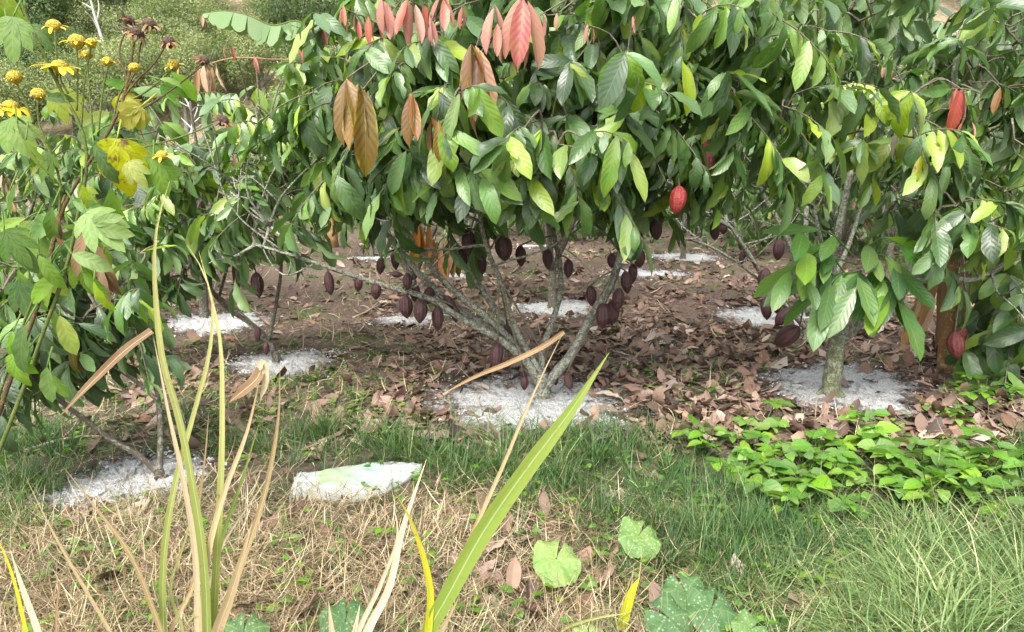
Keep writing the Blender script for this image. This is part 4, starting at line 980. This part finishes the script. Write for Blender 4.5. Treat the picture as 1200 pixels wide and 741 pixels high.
# ------------------------------------------------------------------ fallen wood
def stick(name, label, pts, r0, r1, m, cat="branch", forks=()):
    root = thing(name, label, cat, pts[0])
    mb = MB(); tube(mb, pts, r0, r1, 20, 9, .10); mb.build("stem", M[m], root)
    for f in forks:
        fb = MB(); tube(fb, f, r1 * .9, r1 * .5, 8, 7, .1); fb.build("fork", M[m], root)
    return root
g3 = lambda *a: [gp(x, y, l) for x, y, l in a]
stick("fallen_branch", "dark rotting fallen branch between the brown litter and the weed patch", g3((772, 518, .03), (800, 522, .04), (828, 533, .035), (862, 545, .02)), .016, .012, "charred", forks=[g3((828, 533, .03), (845, 528, .05), (858, 526, .07))])
stick("fallen_branch", "pale dry branch lying left of the leaning tree", g3((30, 535, .03), (70, 525, .04), (95, 518, .03), (118, 516, .02)), .010, .005, "pale_stick", forks=[g3((70, 525, .04), (85, 517, .06), (92, 510, .08))])
stick("fallen_branch", "thin pale twig lying in the open patch left of the central tree", g3((414, 376, .03), (430, 371, .05), (443, 361, .06)), .010, .006, "pale_stick")
stick("fallen_branch", "short white splinter of wood on bare soil below the litter", g3((797, 550, .02), (803, 556, .02), (810, 563, .015)), .010, .008, "dead_wood")
stick("fallen_branch", "brown stick crossing the litter left of the white ring", g3((520, 470, .04), (548, 455, .05), (580, 440, .05)), .009, .005, "pale_stick")

# single fallen leaves that stand out in the straw
def fallen(px, py, hp, ang, label, hue, tilt=.5, lift=.03):
    p = gp(px, py, lift); L = hp * float(p[1]) / F_PX * 1.15; mb = MB()
    D = nrm(V(math.sin(ang), math.cos(ang) * .8, tilt)); d = -D
    leaves(mb, p - D * L * .4, D, V(.1, -.75, .8), L, L * .42, -.5, .45, .07, (hue, .7, .5), 9, 6)
    tag(mb.build("fallen_leaf", M["dead_leaf"]), label, "dead leaf", "big dead leaves lying in the straw")
fallen(601, 700, 44, .1, "large curled brown leaf lying upright in the straw at bottom centre", .72, .9, .06)
fallen(594, 632, 26, .3, "small brown leaf standing in the straw left of the palest squash leaf", .5, 1.0, .05)
fallen(652, 678, 28, 1.2, "reddish dead leaf tucked under the palest squash leaf", .35, .2)
fallen(340, 610, 34, .9, "dark red dead leaf in the straw below the white sack", .3, .4)
fallen(318, 622, 30, 1.6, "flat brown dead leaf nearest the tall dry blades, below the sack", .6, .3)
fallen(575, 650, 30, -.5, "brown dead leaf half buried beside the big green blade", .55, .6)
fallen(203, 640, 30, .7, "purplish dead leaf in the dark hollow among the tall dry blades", .25, .6)
fallen(560, 695, 34, 1.4, "flat brown dead leaf at the foot of the big green blade", .45, .2)

# ------------------------------------------------------------------ tall cane grass in the foreground
def blade(root, pix, Y, wpx, m, dY=0.0, fold=.35, lab=None, twist=0.0, prof=None, facing=None):
    pts = [at(x, y, Y + dY * i / max(1, len(pix) - 1)) for i, (x, y) in enumerate(pix)]
    mb = MB(); kw = {} if prof is None else {"prof": prof}
    ribbon(mb, pts, wpx * Y / F_PX, 30, fold, facing, None, twist=twist, **kw)
    o = mb.build("blade", M[m], root)
    if lab: o["label"] = lab
    return o
YA = 1.55
ca = thing("cane_grass", "tall clump of yellowing and dry cane grass blades rising at front left", "grass clump", (-.60, YA, gz(-.60, YA)))
low = lambda x: [(235 + (x - 235) * .35, 940), (x - (x - 235) * .2, 830)]
for pix, w, m, dY, lab in [
        ([(243, 741), (239, 656), (225, 561), (208, 480), (193, 430), (183, 350), (181, 300), (186, 255), (199, 212)], 15, "cane_pale", -.1, "longest blade, yellow towards its bent tip"),
        ([(232, 741), (229, 649), (211, 543), (197, 480), (185, 420), (178, 388)], 11, "cane_dry", .05, None),
        ([(192, 741), (192, 656), (208, 557), (229, 480), (247, 405), (248, 348), (236, 314), (220, 288)], 12, "cane_pale", .1, None),
        ([(250, 741), (255, 640), (259, 568), (261, 480), (257, 390), (246, 341), (233, 295)], 13, "cane_pale", .0, None),
        ([(238, 741), (246, 640), (262, 580), (290, 505), (308, 428)], 12, "cane_dry", -.05, None),
        ([(258, 741), (270, 700), (292, 638), (313, 568), (327, 480), (328, 428)], 12, "cane_dry", -.08, None),
        ([(255, 741), (268, 705), (282, 660), (296, 610)], 22, "cane_dry", -.1, "broad papery dry sheath"),
        ([(250, 720), (259, 638), (282, 568), (304, 495)], 10, "cane_green", .06, "short grey-green blade"),
        ([(205, 790), (182, 720), (148, 642), (113, 596), (74, 547)], 10, "cane_dry", .0, None),
        ([(160, 800), (130, 741), (88, 670), (46, 592), (28, 554)], 7, "cane_dry", .0, None),
        ([(236, 741), (262, 638), (300, 580), (333, 529)], 5, "cane_dry", .1, None),
        ([(215, 741), (200, 690), (215, 640), (240, 560)], 7, "cane_pale", .1, None),
        ([(200, 741), (225, 690), (232, 600), (240, 540), (245, 480)], 8, "cane_dry", .12, None)]:
    blade(ca, low(pix[0][0]) + pix, YA, w * .85, m, dY, lab=lab)
blade(ca, [(178, 388), (150, 408), (110, 446), (70, 488)], YA + .05, 11, "cane_brown", -.1, lab="bent brown blade folded down to the left", prof=([0, .3, .7, 1], [.9, 1, .8, .05]))
blade(ca, [(308, 430), (300, 445), (285, 458), (268, 472)], YA - .05, 15, "cane_brown", -.05, prof=([0, .3, .7, 1], [.9, 1, .8, .05]))
blade(ca, [(303, 432), (309, 426), (312, 440), (305, 470)], YA - .06, 10, "cane_dry", 0)
cb = thing("cane_grass", "short dry cane stump with a dark withered blade at the bottom left corner", "grass clump", (-.95, 1.5, gz(-.95, 1.5)))
for pix, w, m in [([(70, 900), (46, 741), (25, 684), (12, 645)], 14, "cane_dry"), ([(60, 900), (35, 760), (10, 660), (-8, 620)], 9, "cane_yellow"), ([(66, 900), (66, 741), (68, 700), (73, 668)], 6, "cane_brown")]:
    blade(cb, pix, 1.5, w, m)
YB = 1.65
cc_ = thing("cane_grass", "young cane shoot with one broad bright green blade slanting right at bottom centre", "grass clump", (-.19, YB, gz(-.19, YB)))
blade(cc_, [(480, 900), (492, 800), (502, 741), (525, 698), (568, 621), (617, 550), (670, 480), (714, 413)], YB, 24, "cane_green", -.15, .25, "broad bright green slanting blade", prof=([0, .2, .35, .6, .8, 1], [.5, .75, .85, 1, .8, .02]))
blade(cc_, [(490, 900), (499, 800), (502, 741), (504, 691), (492, 638), (475, 597), (463, 578)], YB - .03, 13, "cane_yellow", -.05, .5, "narrow yellow blade with a brown tip")
blade(cc_, [(490, 900), (500, 790), (520, 735), (538, 700)], YB + .02, 14, "cane_dry", 0)
blade(cc_, [(486, 900), (510, 741), (559, 614), (590, 545), (617, 480), (640, 430), (661, 388)], YB + .05, 7, "cane_dry", .1, lab="thin dry stalk bent at its top")
blade(cc_, [(661, 389), (640, 404), (600, 424), (560, 440), (518, 462)], YB + .15, 7, "cane_brown", .1, lab="bent brown leaf hanging from the stalk")
cd = thing("cane_grass", "dry straw-white cane tuft left of the bright green blade", "grass clump", (-.33, 1.6, gz(-.33, 1.6)))
for pix, w, m in [([(405, 900), (430, 741), (455, 691), (472, 620), (487, 575), (500, 538)], 12, "cane_dry"), ([(400, 900), (420, 741), (448, 680), (466, 620), (460, 588)], 8, "cane_dry"), ([(395, 900), (392, 770), (385, 705)], 16, "cane_dry"), ([(400, 900), (412, 760), (422, 708)], 14, "cane_dry"), ([(410, 900), (402, 780), (420, 725)], 9, "cane_brown")]:
    blade(cd, pix, 1.6, w, m)
ce = thing("cane_grass", "thin pale arching grass blade with a yellow-green young leaf beside the squash leaves", "grass clump", gp(735, 735))
blade(ce, [(640, 760), (660, 738), (700, 724), (735, 719)], float(gp(735, 735)[1]) - .1, 5, "cane_pale")
blade(ce, [(728, 740), (736, 705), (742, 690), (750, 676)], float(gp(735, 735)[1]) - .05, 15, "cane_yellow")

# ------------------------------------------------------------------ yellow-flowered sunflower shrub
YS = 2.05
su = thing("sunflower_plant", "tall shrubby sunflower plant with small yellow blooms, brown seed heads and lobed leaves", "sunflower", (float(at(-90, 470, YS)[0]), YS, gz(at(-90, 470, YS)[0], YS)))
def stem(pix, r0, r1, m="stem_green", dY=0.0):
    mb = MB(); tube(mb, [at(x, y, YS + dY * i / len(pix)) for i, (x, y) in enumerate(pix)], r0, r1, 5 * len(pix), 8, .05); mb.build("stem", M[m], su)
stem([(-95, 930), (-60, 700), (0, 480), (50, 340), (78, 236), (101, 196), (131, 148), (148, 105), (154, 70), (158, 42)], .010, .0035, "stem_brown")
stem([(-90, 930), (-40, 640), (40, 420), (88, 270), (98, 158), (67, 98), (45, 50), (37, 34), (20, -10), (0, -60)], .008, .004)
stem([(-85, 930), (-50, 640), (20, 400), (62, 280), (71, 216), (54, 169), (30, 145), (13, 133)], .006, .003)
stem([(54, 169), (45, 140), (44, 118)], .003, .0025); stem([(40, 145), (28, 115), (19, 98)], .003, .0025)
stem([(67, 98), (66, 60), (64, 36)], .003, .002); stem([(90, 130), (91, 90), (90, 55)], .003, .002); stem([(80, 110), (72, 95), (70, 84)], .003, .002)
stem([(140, 120), (160, 95), (180, 75), (195, 53)], .0032, .002, "stem_brown"); stem([(148, 105), (160, 80), (166, 50), (174, 34)], .003, .002, "stem_brown"); stem([(150, 95), (140, 60), (151, 28)], .003, .002, "stem_brown")
stem([(131, 148), (143, 105), (152, 92), (157, 84)], .003, .002); stem([(135, 145), (180, 120), (215, 95), (236, 78)], .003, .002, "stem_brown")
stem([(110, 190), (160, 175), (220, 158), (255, 143)], .003, .002); stem([(115, 160), (120, 110), (126, 78)], .003, .002); stem([(110, 165), (105, 110), (102, 68)], .003, .002); stem([(120, 170), (165, 165), (190, 186)], .003, .002); stem([(140, 125), (175, 105), (203, 80)], .003, .002); stem([(95, 150), (100, 90), (107, 55)], .003, .002)
k = mat("sunflower_disc"); n_ = k.noise(260, 2, .6, k.pos); k.L(k.ramp(n_, [(.35, (.13, .075, .012)), (.6, (.48, .36, .015)), (.8, (.62, .50, .02))]), k.b.inputs["Base Color"]); k.b.inputs["Roughness"].default_value = .8; k.bump(n_, 1, .006); M["disc"] = k.m
k = mat("dry_seed_head"); n_ = k.noise(200, 3, .6, k.pos); k.L(k.ramp(n_, [(.35, (.025, .014, .010)), (.6, (.09, .05, .03)), (.8, (.18, .11, .07))]), k.b.inputs["Base Color"]); k.b.inputs["Roughness"].default_value = .9; k.bump(n_, 1, .01); M["seed"] = k.m
def head(px, py, rp, kind):
    p = at(px, py, YS + U(-.06, .06)); r_ = rp * .82 * YS / F_PX; up = nrm(V(U(-.25, .25), U(-.5, .0), 1))
    if kind == "dry": up = nrm(V(U(-.6, .6), U(-.6, .3), .7))
    mb = MB(); lathe(mb, [(-r_ * .9, r_ * .12), (-r_ * .55, r_ * .55), (-r_ * .1, r_ * .85), (r_ * .25, r_ * .8), (r_ * .55, r_ * .5), (r_ * .7, r_ * .03)], p, up, 18)
    h = mb.build("flower_head", M["seed" if kind == "dry" else "disc"], su)
    a_ = nrm(np.cross(up, V(.3, 1, .1))); b_ = np.cross(up, a_)
    n = {"bloom": 13, "worn": 6, "dry": 24, "disc": 9}[kind]; th = np.arange(n) * 6.283 / n + U(-.15, .15, n)
    D = np.cos(th)[:, None] * a_ + np.sin(th)[:, None] * b_
    pb = MB(); L = r_ * {"bloom": U(1.5, 2.2, n), "worn": U(.8, 1.5, n), "dry": U(.7, 1.5, n), "disc": U(.35, .6, n)}[kind]
    leaves(pb, p + D * r_ * .6, D + up * U(-.4, .25, n)[:, None] * (1 if kind != "dry" else 2.0), up + D * .1, L, L * .42 if kind != "dry" else L * .3, .5, .2, .06, None, 4, 2, "petal")
    q = pb.build("petals" if kind != "dry" else "withered_petals", M["petal" if kind != "dry" else "dry_petal"])
    q.parent = h; q.matrix_parent_inverse.identity(); q.location = (0, 0, 0)
    if kind == "dry": h["label"] = "dark brown dried seed head"
for px, py, rp, kind in [(63, 30, 12, "worn"), (90, 48, 13, "worn"), (107, 50, 9, "worn"), (70, 78, 13, "bloom"), (17, 90, 12, "disc"), (45, 110, 11, "disc"), (13, 125, 13, "bloom"), (-2, 128, 10, "bloom"), (102, 64, 9, "worn"), (126, 72, 9, "worn"), (157, 79, 9, "disc"), (203, 76, 10, "worn"),
                         (151, 24, 10, "dry"), (160, 38, 11, "dry"), (175, 28, 10, "dry"), (197, 49, 10, "dry"), (239, 71, 9, "dry"), (261, 141, 10, "dry"), (190, 182, 9, "worn")]:
    head(px, py, rp, kind)
def sleaf(px, py, hp, ang, m="sun_leaf", hue=None, Yo=0.0, wide=.8, prof="lobed", bend=.6, face=(0, -.9, .6)):
    """one lobed leaf: base pixel, length in px, angle in the picture (0 = down, + = to the right)"""
    p = at(px, py, YS + Yo); L = hp * YS / F_PX; mb = MB()
    D = V(math.sin(ang), U(-.35, .1), -math.cos(ang))
    Nf = nrm(V(*face) + rng.standard_normal(3) * .25); c1 = rng.random(3) if hue is None else (hue, .5, .5)
    bd, fo = bend * U(.6, 1.3), U(.1, .4)
    if prof == "lobed":
        Dn = nrm(D); Nn = nrm(Nf - Dn * (Nf @ Dn)); Bn = np.cross(Dn, Nn)
        for an, fr in ((0, 1), (.52, .78), (-.52, .78), (1.05, .5), (-1.05, .5)):
            leaves(mb, p + Nn * .0012 * abs(an) - Nn * .0006 * (an > 0), Dn * math.cos(an) + Bn * math.sin(an), Nn, L * fr, L * fr * wide * .55, bd, fo * .4, .04, c1, 12, 6, "cacao")
    else:
        leaves(mb, p, D, Nf, L, L * wide * .7, bd, fo, .05, c1, 14, 6, prof)
    tube(mb, [p, p - nrm(D) * .04 + V(0, .03, .01)], .0022, .0028, 4, 5, col=(.5, .5, .5))
    return mb.build("leaf", M[m], su)
sleaf(137, 163, 72, -.05, "yellow_leaf", None, -.08, .75)["label"] = "large yellow lobed leaf with brown rim"
sleaf(165, 125, 42, -.9, "yellow_leaf", None, -.04, .9); sleaf(140, 112, 36, .5, "yellow_leaf", None, .03, .9)
for a in [(60, 300, 80, -.5), (70, 320, 95, -.9), (40, 305, 95, .6), (85, 235, 70, 1.2), (100, 250, 85, .9), (30, 165, 60, .2), (20, 215, 55, -.3), (95, 150, 70, 1.3), (110, 170, 70, .5), (120, 150, 60, -1.2), (60, 180, 60, -.6), (75, 250, 80, -1.1), (98, 215, 70, -.2), (40, 260, 90, -.2), (90, 300, 90, .4), (20, 330, 80, .1), (70, 370, 80, .3), (30, 380, 80, -.3), (150, 190, 55, .6), (165, 170, 60, 1.0), (130, 220, 75, .1), (180, 185, 60, .3), (5, 270, 80, .5), (110, 330, 70, .2), (15, 20, 75, -.1), (35, 30, 60, .9), (0, -20, 90, .3), (60, 110, 70, 1.0), (190, 100, 55, 1.3), (200, 85, 60, .9), (120, 95, 55, 1.4), (10, 140, 70, .6), (105, 265, 75, 1.4), (75, 285, 70, 1.5), (15, 415, 70, .2), (55, 430, 70, -.1)]:
    x_, y_, h_, g_ = a
    sleaf(x_, y_, h_ * U(.58, .8), g_, Yo=U(-.12, .15), wide=U(.5, .75), prof="lobed" if U(0, 1) < .55 else "cacao", bend=U(.3, 1.1))
    sleaf(x_ + U(-16, 16), y_ + U(-14, 14), h_ * U(.4, .7), g_ + U(-1, 1), Yo=U(-.1, .2), wide=U(.4, .6), prof="cacao", bend=U(.3, 1.1))
for a in [(100, 270, 60, -.3), (112, 285, 66, .2), (105, 300, 58, .5), (118, 310, 50, .1), (68, 250, 40, 0)]:
    o = sleaf(*a, m="dry_petal", Yo=.0, wide=.35, prof="cacao"); o["label"] = "shrivelled dark brown hanging leaf"

# ------------------------------------------------------------------ banana plants
def banana():
    Y = 14.0; base = gp(420, 330); base = V(float(at(385, 200, Y)[0]), Y, 0)
    root = thing("banana_plant", "banana plant beyond the left crowns with one torn drooping green leaf", "banana plant", base)
    tb = MB(); top = V(base[0] - .1, Y, 3.4)
    tube(tb, [base + V(0, 0, -.05), base + V(0, 0, 1.4), top], .13, .08, 14, 14, .03); tb.build("pseudostem", M["banana_stem"], root)
    pts = smooth_path([top, at(350, 25, Y - .15), at(320, 30, Y - .25), at(290, 18, Y - .3), at(262, 13, Y - .3), at(238, 16, Y - .3)], 40)
    rb = MB(); tube(rb, pts, .022, .006, 30, 8); rb.build("leaf_rib", M["stem_green"], root)
    lf = MB(); T = nrm(np.gradient(pts, axis=0)); i0 = 6
    for sgn, hang in ((-1, 1.0), (1, .75)):
        i = i0
        while i < 39:
            w = int(rng.integers(3, 6)); j = min(39, i + w)
            seg = pts[i:j + 1]; q = (np.arange(i, j + 1) - i0) / (39 - i0)
            width = .5 * np.interp(q, [0, .15, .5, .85, 1], [.25, .8, 1, .8, .15])
            d = nrm(V(0, -.55 * -sgn if sgn > 0 else -.55, -hang) + rng.standard_normal(3) * V(.2, .1, .05))
            ss = np.linspace(0, 1, 6)
            wob = U(.8, 1.08); shr = wob - .22 * np.linspace(-1, 1, len(seg))[:, None] ** 2
            v = seg[:, None] + (width[:, None] * ss * shr)[..., None] * d + (ss ** .5 * .05 * width[:, None])[..., None] * V(0, -.4 * -sgn, .6)
            ii = np.arange(len(seg) * 6).reshape(len(seg), 6)
            lf.add(v, np.stack([ii[:-1, :-1], ii[:-1, 1:], ii[1:, 1:], ii[1:, :-1]], -1), np.stack(np.broadcast_arrays(.5 + ss[None] * .48, q[:, None]), -1), rng.random(3))
            i = j
    lf.build("leaf_blade", M["banana"], root)
    db = MB(); n = 9
    p = at(238, 78, Y - .4)
    leaves(db, np.broadcast_to(p, (n, 3)) + rng.standard_normal((n, 3)) * V(.14, .05, .02), V(0, 0, -1) + rng.standard_normal((n, 3)) * .12, V(0, -1, .1) + rng.standard_normal((n, 3)) * .5, U(.42, .65, n), U(.08, .18, n), .3, .6, .08, None, 7, 4, "lance")
    tube(db, [p, p + V(.3, .1, .12), at(340, 70, Y - .2), top], .012, .02, 14, 6, col=(.4, .4, .4))
    o = db.build("dry_leaf", M["dry_banana"], root)
    q = at(237, 18, Y - .3); dl = MB()
    leaves(dl, np.broadcast_to(q, (4, 3)), V(.2, 0, -1) + rng.standard_normal((4, 3)) * .3, V(0, -1, 0) + rng.standard_normal((4, 3)) * .4, .22, .09, .4, .6, .08, None, 5, 4, "lance")
    dl.build("dry_leaf_tip", M["dry_banana"], root)
banana()
def dry_banana():
    Y = Y1 + .55; base = V(*at(1112, 415, Y)); base[2] = gz(base[0], base[1])
    root = thing("dead_banana_plant", "dead brown banana stem with papery sheaths beside the mossy-trunked tree", "banana plant", base)
    mb = MB(); tube(mb, [base + V(0, 0, -.05), at(1112, 370, Y), at(1113, 320, Y), at(1116, 270, Y)], .062, .05, 18, 14, .05); mb.build("pseudostem", M["banana_stem"], root)
    for px, py, h, w, dx in ((1098, 300, 110, .13, -.25), (1090, 330, 85, .14, -.2), (1108, 285, 125, .10, .0), (1125, 290, 110, .09, .15), (1082, 345, 70, .10, -.35)):
        lb = MB(); p = at(px, py, Y - .08)
        leaves(lb, p, V(dx, -.1, -1), V(dx, -1, .1), h * Y / F_PX, w, .15, .5, .09, None, 10, 6, "lance")
        tube(lb, [p, at(1112, py - 8, Y)], .01, .014, 4, 6, col=(.4, .4, .4)); lb.build("dry_sheath", M["dry_banana"], root)
dry_banana()

# ------------------------------------------------------------------ the hillside's trees and scrub
def hp(px, py):
    """point of the hillside seen at a photo pixel"""
    dx, dy, dz = ray(px, py); t = 27.0 / dy
    for _ in range(400):
        if CAM_H + dz * t < hill_z(np.array(dx * t), np.array(dy * t)): break
        t += .25
    return V(dx * t, dy * t, float(hill_z(np.array(dx * t), np.array(dy * t))))
def wood_tree(label, group, h, spread, n, mat_, leafsize):
    root = thing("woodland_tree", label, "tree", (0, 0, 0), group)
    tb = MB(); tube(tb, [V(0, 0, -.3), V(.05, 0, h * .35), V(-.05, .1, h * .75)], .12, .04, 8, 7, .05)
    for a in U(0, 6.28, 5): tube(tb, [V(0, 0, h * .3), V(math.cos(a) * spread * .3, math.sin(a) * spread * .3, h * .5), V(math.cos(a) * spread * .6, math.sin(a) * spread * .6, h * .7)], .05, .02, 6, 5)
    tb.build("trunk", M["bark"], root)
    cb_ = MB()
    for _ in range(11):
        a = U(0, 6.28); r_ = spread * .62 * U(.1, 1) ** .5; c = V(math.cos(a) * r_, math.sin(a) * r_, h * U(.42, .88)); m = n // 11
        d = nrm(rng.standard_normal((m, 3))); p = c + d * spread * U(.28, .42) * V(1, 1, .8) * (rng.random((m, 1)) ** .3)
        cc2 = rng.random((m, 3)); cc2[:, 0] = np.clip(U(.2, .7) + rng.standard_normal(m) * .2, 0, 1)
        leaves(cb_, p, rng.standard_normal((m, 3)) + V(0, 0, -.5), d + V(0, 0, .7), leafsize * U(.6, 1.3, m), leafsize * U(.35, .6, m), .6, .3, 0, cc2, 2, 2, "oval")
    cb_.build("crown", M[mat_], root)
    return root
M["wood_dark"] = leaf_mat("dark_woodland_leaf", [(0, (.045, .07, .036)), (.5, (.09, .128, .062)), (1, (.15, .19, .09))], quilt=0, spots=0, vein=0, rough=0.75, spec=0.12)  # leaf tones raised in place of haze over the hill
M["wood_pale"] = leaf_mat("pale_scrub_leaf", [(0, (.10, .13, .062)), (.5, (.185, .215, .105)), (1, (.29, .31, .165))], quilt=0, spots=0, vein=0, rough=0.75, spec=0.12)  # pale scrub, lightened further to paint in the haze
WT = [wood_tree("dark green woodland tree on the far hillside", "dark trees on the far hillside", 5.5, 3.0, 9000, "wood_dark", .16),
      wood_tree("pale olive bushy tree on the far hillside", "pale bushy trees on the far hillside", 3.6, 2.2, 8000, "wood_pale", .11),
      wood_tree("low pale scrub bush on the far hillside's grassy slope", "scrub bushes on the far hillside", 1.7, 1.4, 3600, "wood_pale", .085)]
spots = []
for px, py, kd in [(20, 15, 0), (60, 20, 0), (95, 40, 0), (130, 15, 0), (165, 35, 0), (40, 60, 0), (10, 90, 0), (75, 75, 0), (200, 10, 0), (215, 45, 1), (130, 70, 1), (165, 90, 1), (185, 70, 1), (110, 105, 1), (140, 125, 1), (60, 120, 0), (20, 140, 0), (230, 85, 1), (200, 120, 1), (170, 140, 1), (90, 150, 1), (40, 175, 1), (250, 25, 2), (275, 60, 2), (300, 20, 2), (265, 100, 2), (240, 55, 2), (220, 150, 1), (0, 40, 0), (-30, 70, 0), (130, 165, 1), (10, 190, 1), (320, 55, 2), (290, 110, 1), (340, 90, 1), (-40, 120, 0), (240, 125, 1), (185, 20, 0), (310, 130, 1), (150, 55, 0), (225, 15, 0), (30, 35, 0), (110, -5, 0), (60, -15, 0), (170, -10, 0), (10, -15, 0), (215, 100, 2), (185, 110, 2), (260, 75, 2), (240, 5, 2), (285, 85, 2)]:
    spots.append((hp(px, py + (14 if kd == 0 else 8)), kd))
for px in range(380, 1300, 70):
    for py in (20, 110, 190): spots.append((hp(px + U(-20, 20), py + U(-15, 15)), 0 if U(0, 1) < .7 else 1))
used = set()
for p, kd in spots:
    if kd in used: copy_thing(WT[kd], p, U(0, 6.28), U(.75, 1.2))
    else: WT[kd].location = tuple(p); used.add(kd)
def d_scrub():
    n = 14000; x = U(-75, 60, n); y = U(30, 100, n); z = hill_z(x, y); mb = MB()
    L = U(.1, .24, n)
    leaves(mb, np.stack([x, y, z], -1), rng.standard_normal((n, 3)) * V(.8, .8, .2) + V(0, 0, .7), V(0, -.6, .6) + rng.standard_normal((n, 3)) * .4, L, L * .22, .8, .3, 0, None, 2, 2, "lance")
    tag(mb.build("hillside_undergrowth", M["wood_pale"]), "pale tangled undergrowth covering the far hillside", "undergrowth", kind="stuff")
d_scrub()
def dead_tree(label, pix, Y, r0, forks):
    root = thing("dead_tree", label, "dead tree", at(*pix[0], Y))
    tb = MB(); tube(tb, [at(x, y, Y) for x, y in pix], r0, r0 * .35, 20, 8, .05); tb.build("trunk", M["dead_wood"], root)
    for f in forks:
        fb = MB(); tube(fb, [at(x, y, Y + U(-.3, .3) * i) for i, (x, y) in enumerate(f)], r0 * .45, r0 * .15, 10, 6, .05); fb.build("branch", M["dead_wood"], root)
dead_tree("bleached bare dead tree with a tall thin trunk on the hillside", [(128, 88), (124, 62), (117, 38), (110, 15), (104, -10)], 36, .11, [[(116, 36), (108, 22), (100, 14)], [(113, 26), (116, 10), (114, -5)], [(120, 52), (112, 44)], [(108, 10), (96, 3)]])
dead_tree("low bleached bush of bare white branches below the dry banana leaf", [(224, 160), (226, 140), (222, 125), (212, 108)], 22, .05, [[(226, 142), (232, 125), (233, 104)], [(224, 150), (212, 138), (200, 118)], [(226, 145), (240, 132), (250, 112)], [(222, 126), (206, 116), (198, 104)], [(224, 155), (236, 146), (246, 140)]])
dead_tree("thin leaning dead sapling below the tall bleached tree", [(124, 130), (121, 100), (118, 78), (112, 60)], 33, .05, [[(120, 92), (127, 82), (130, 74)], [(119, 84), (110, 74)]])
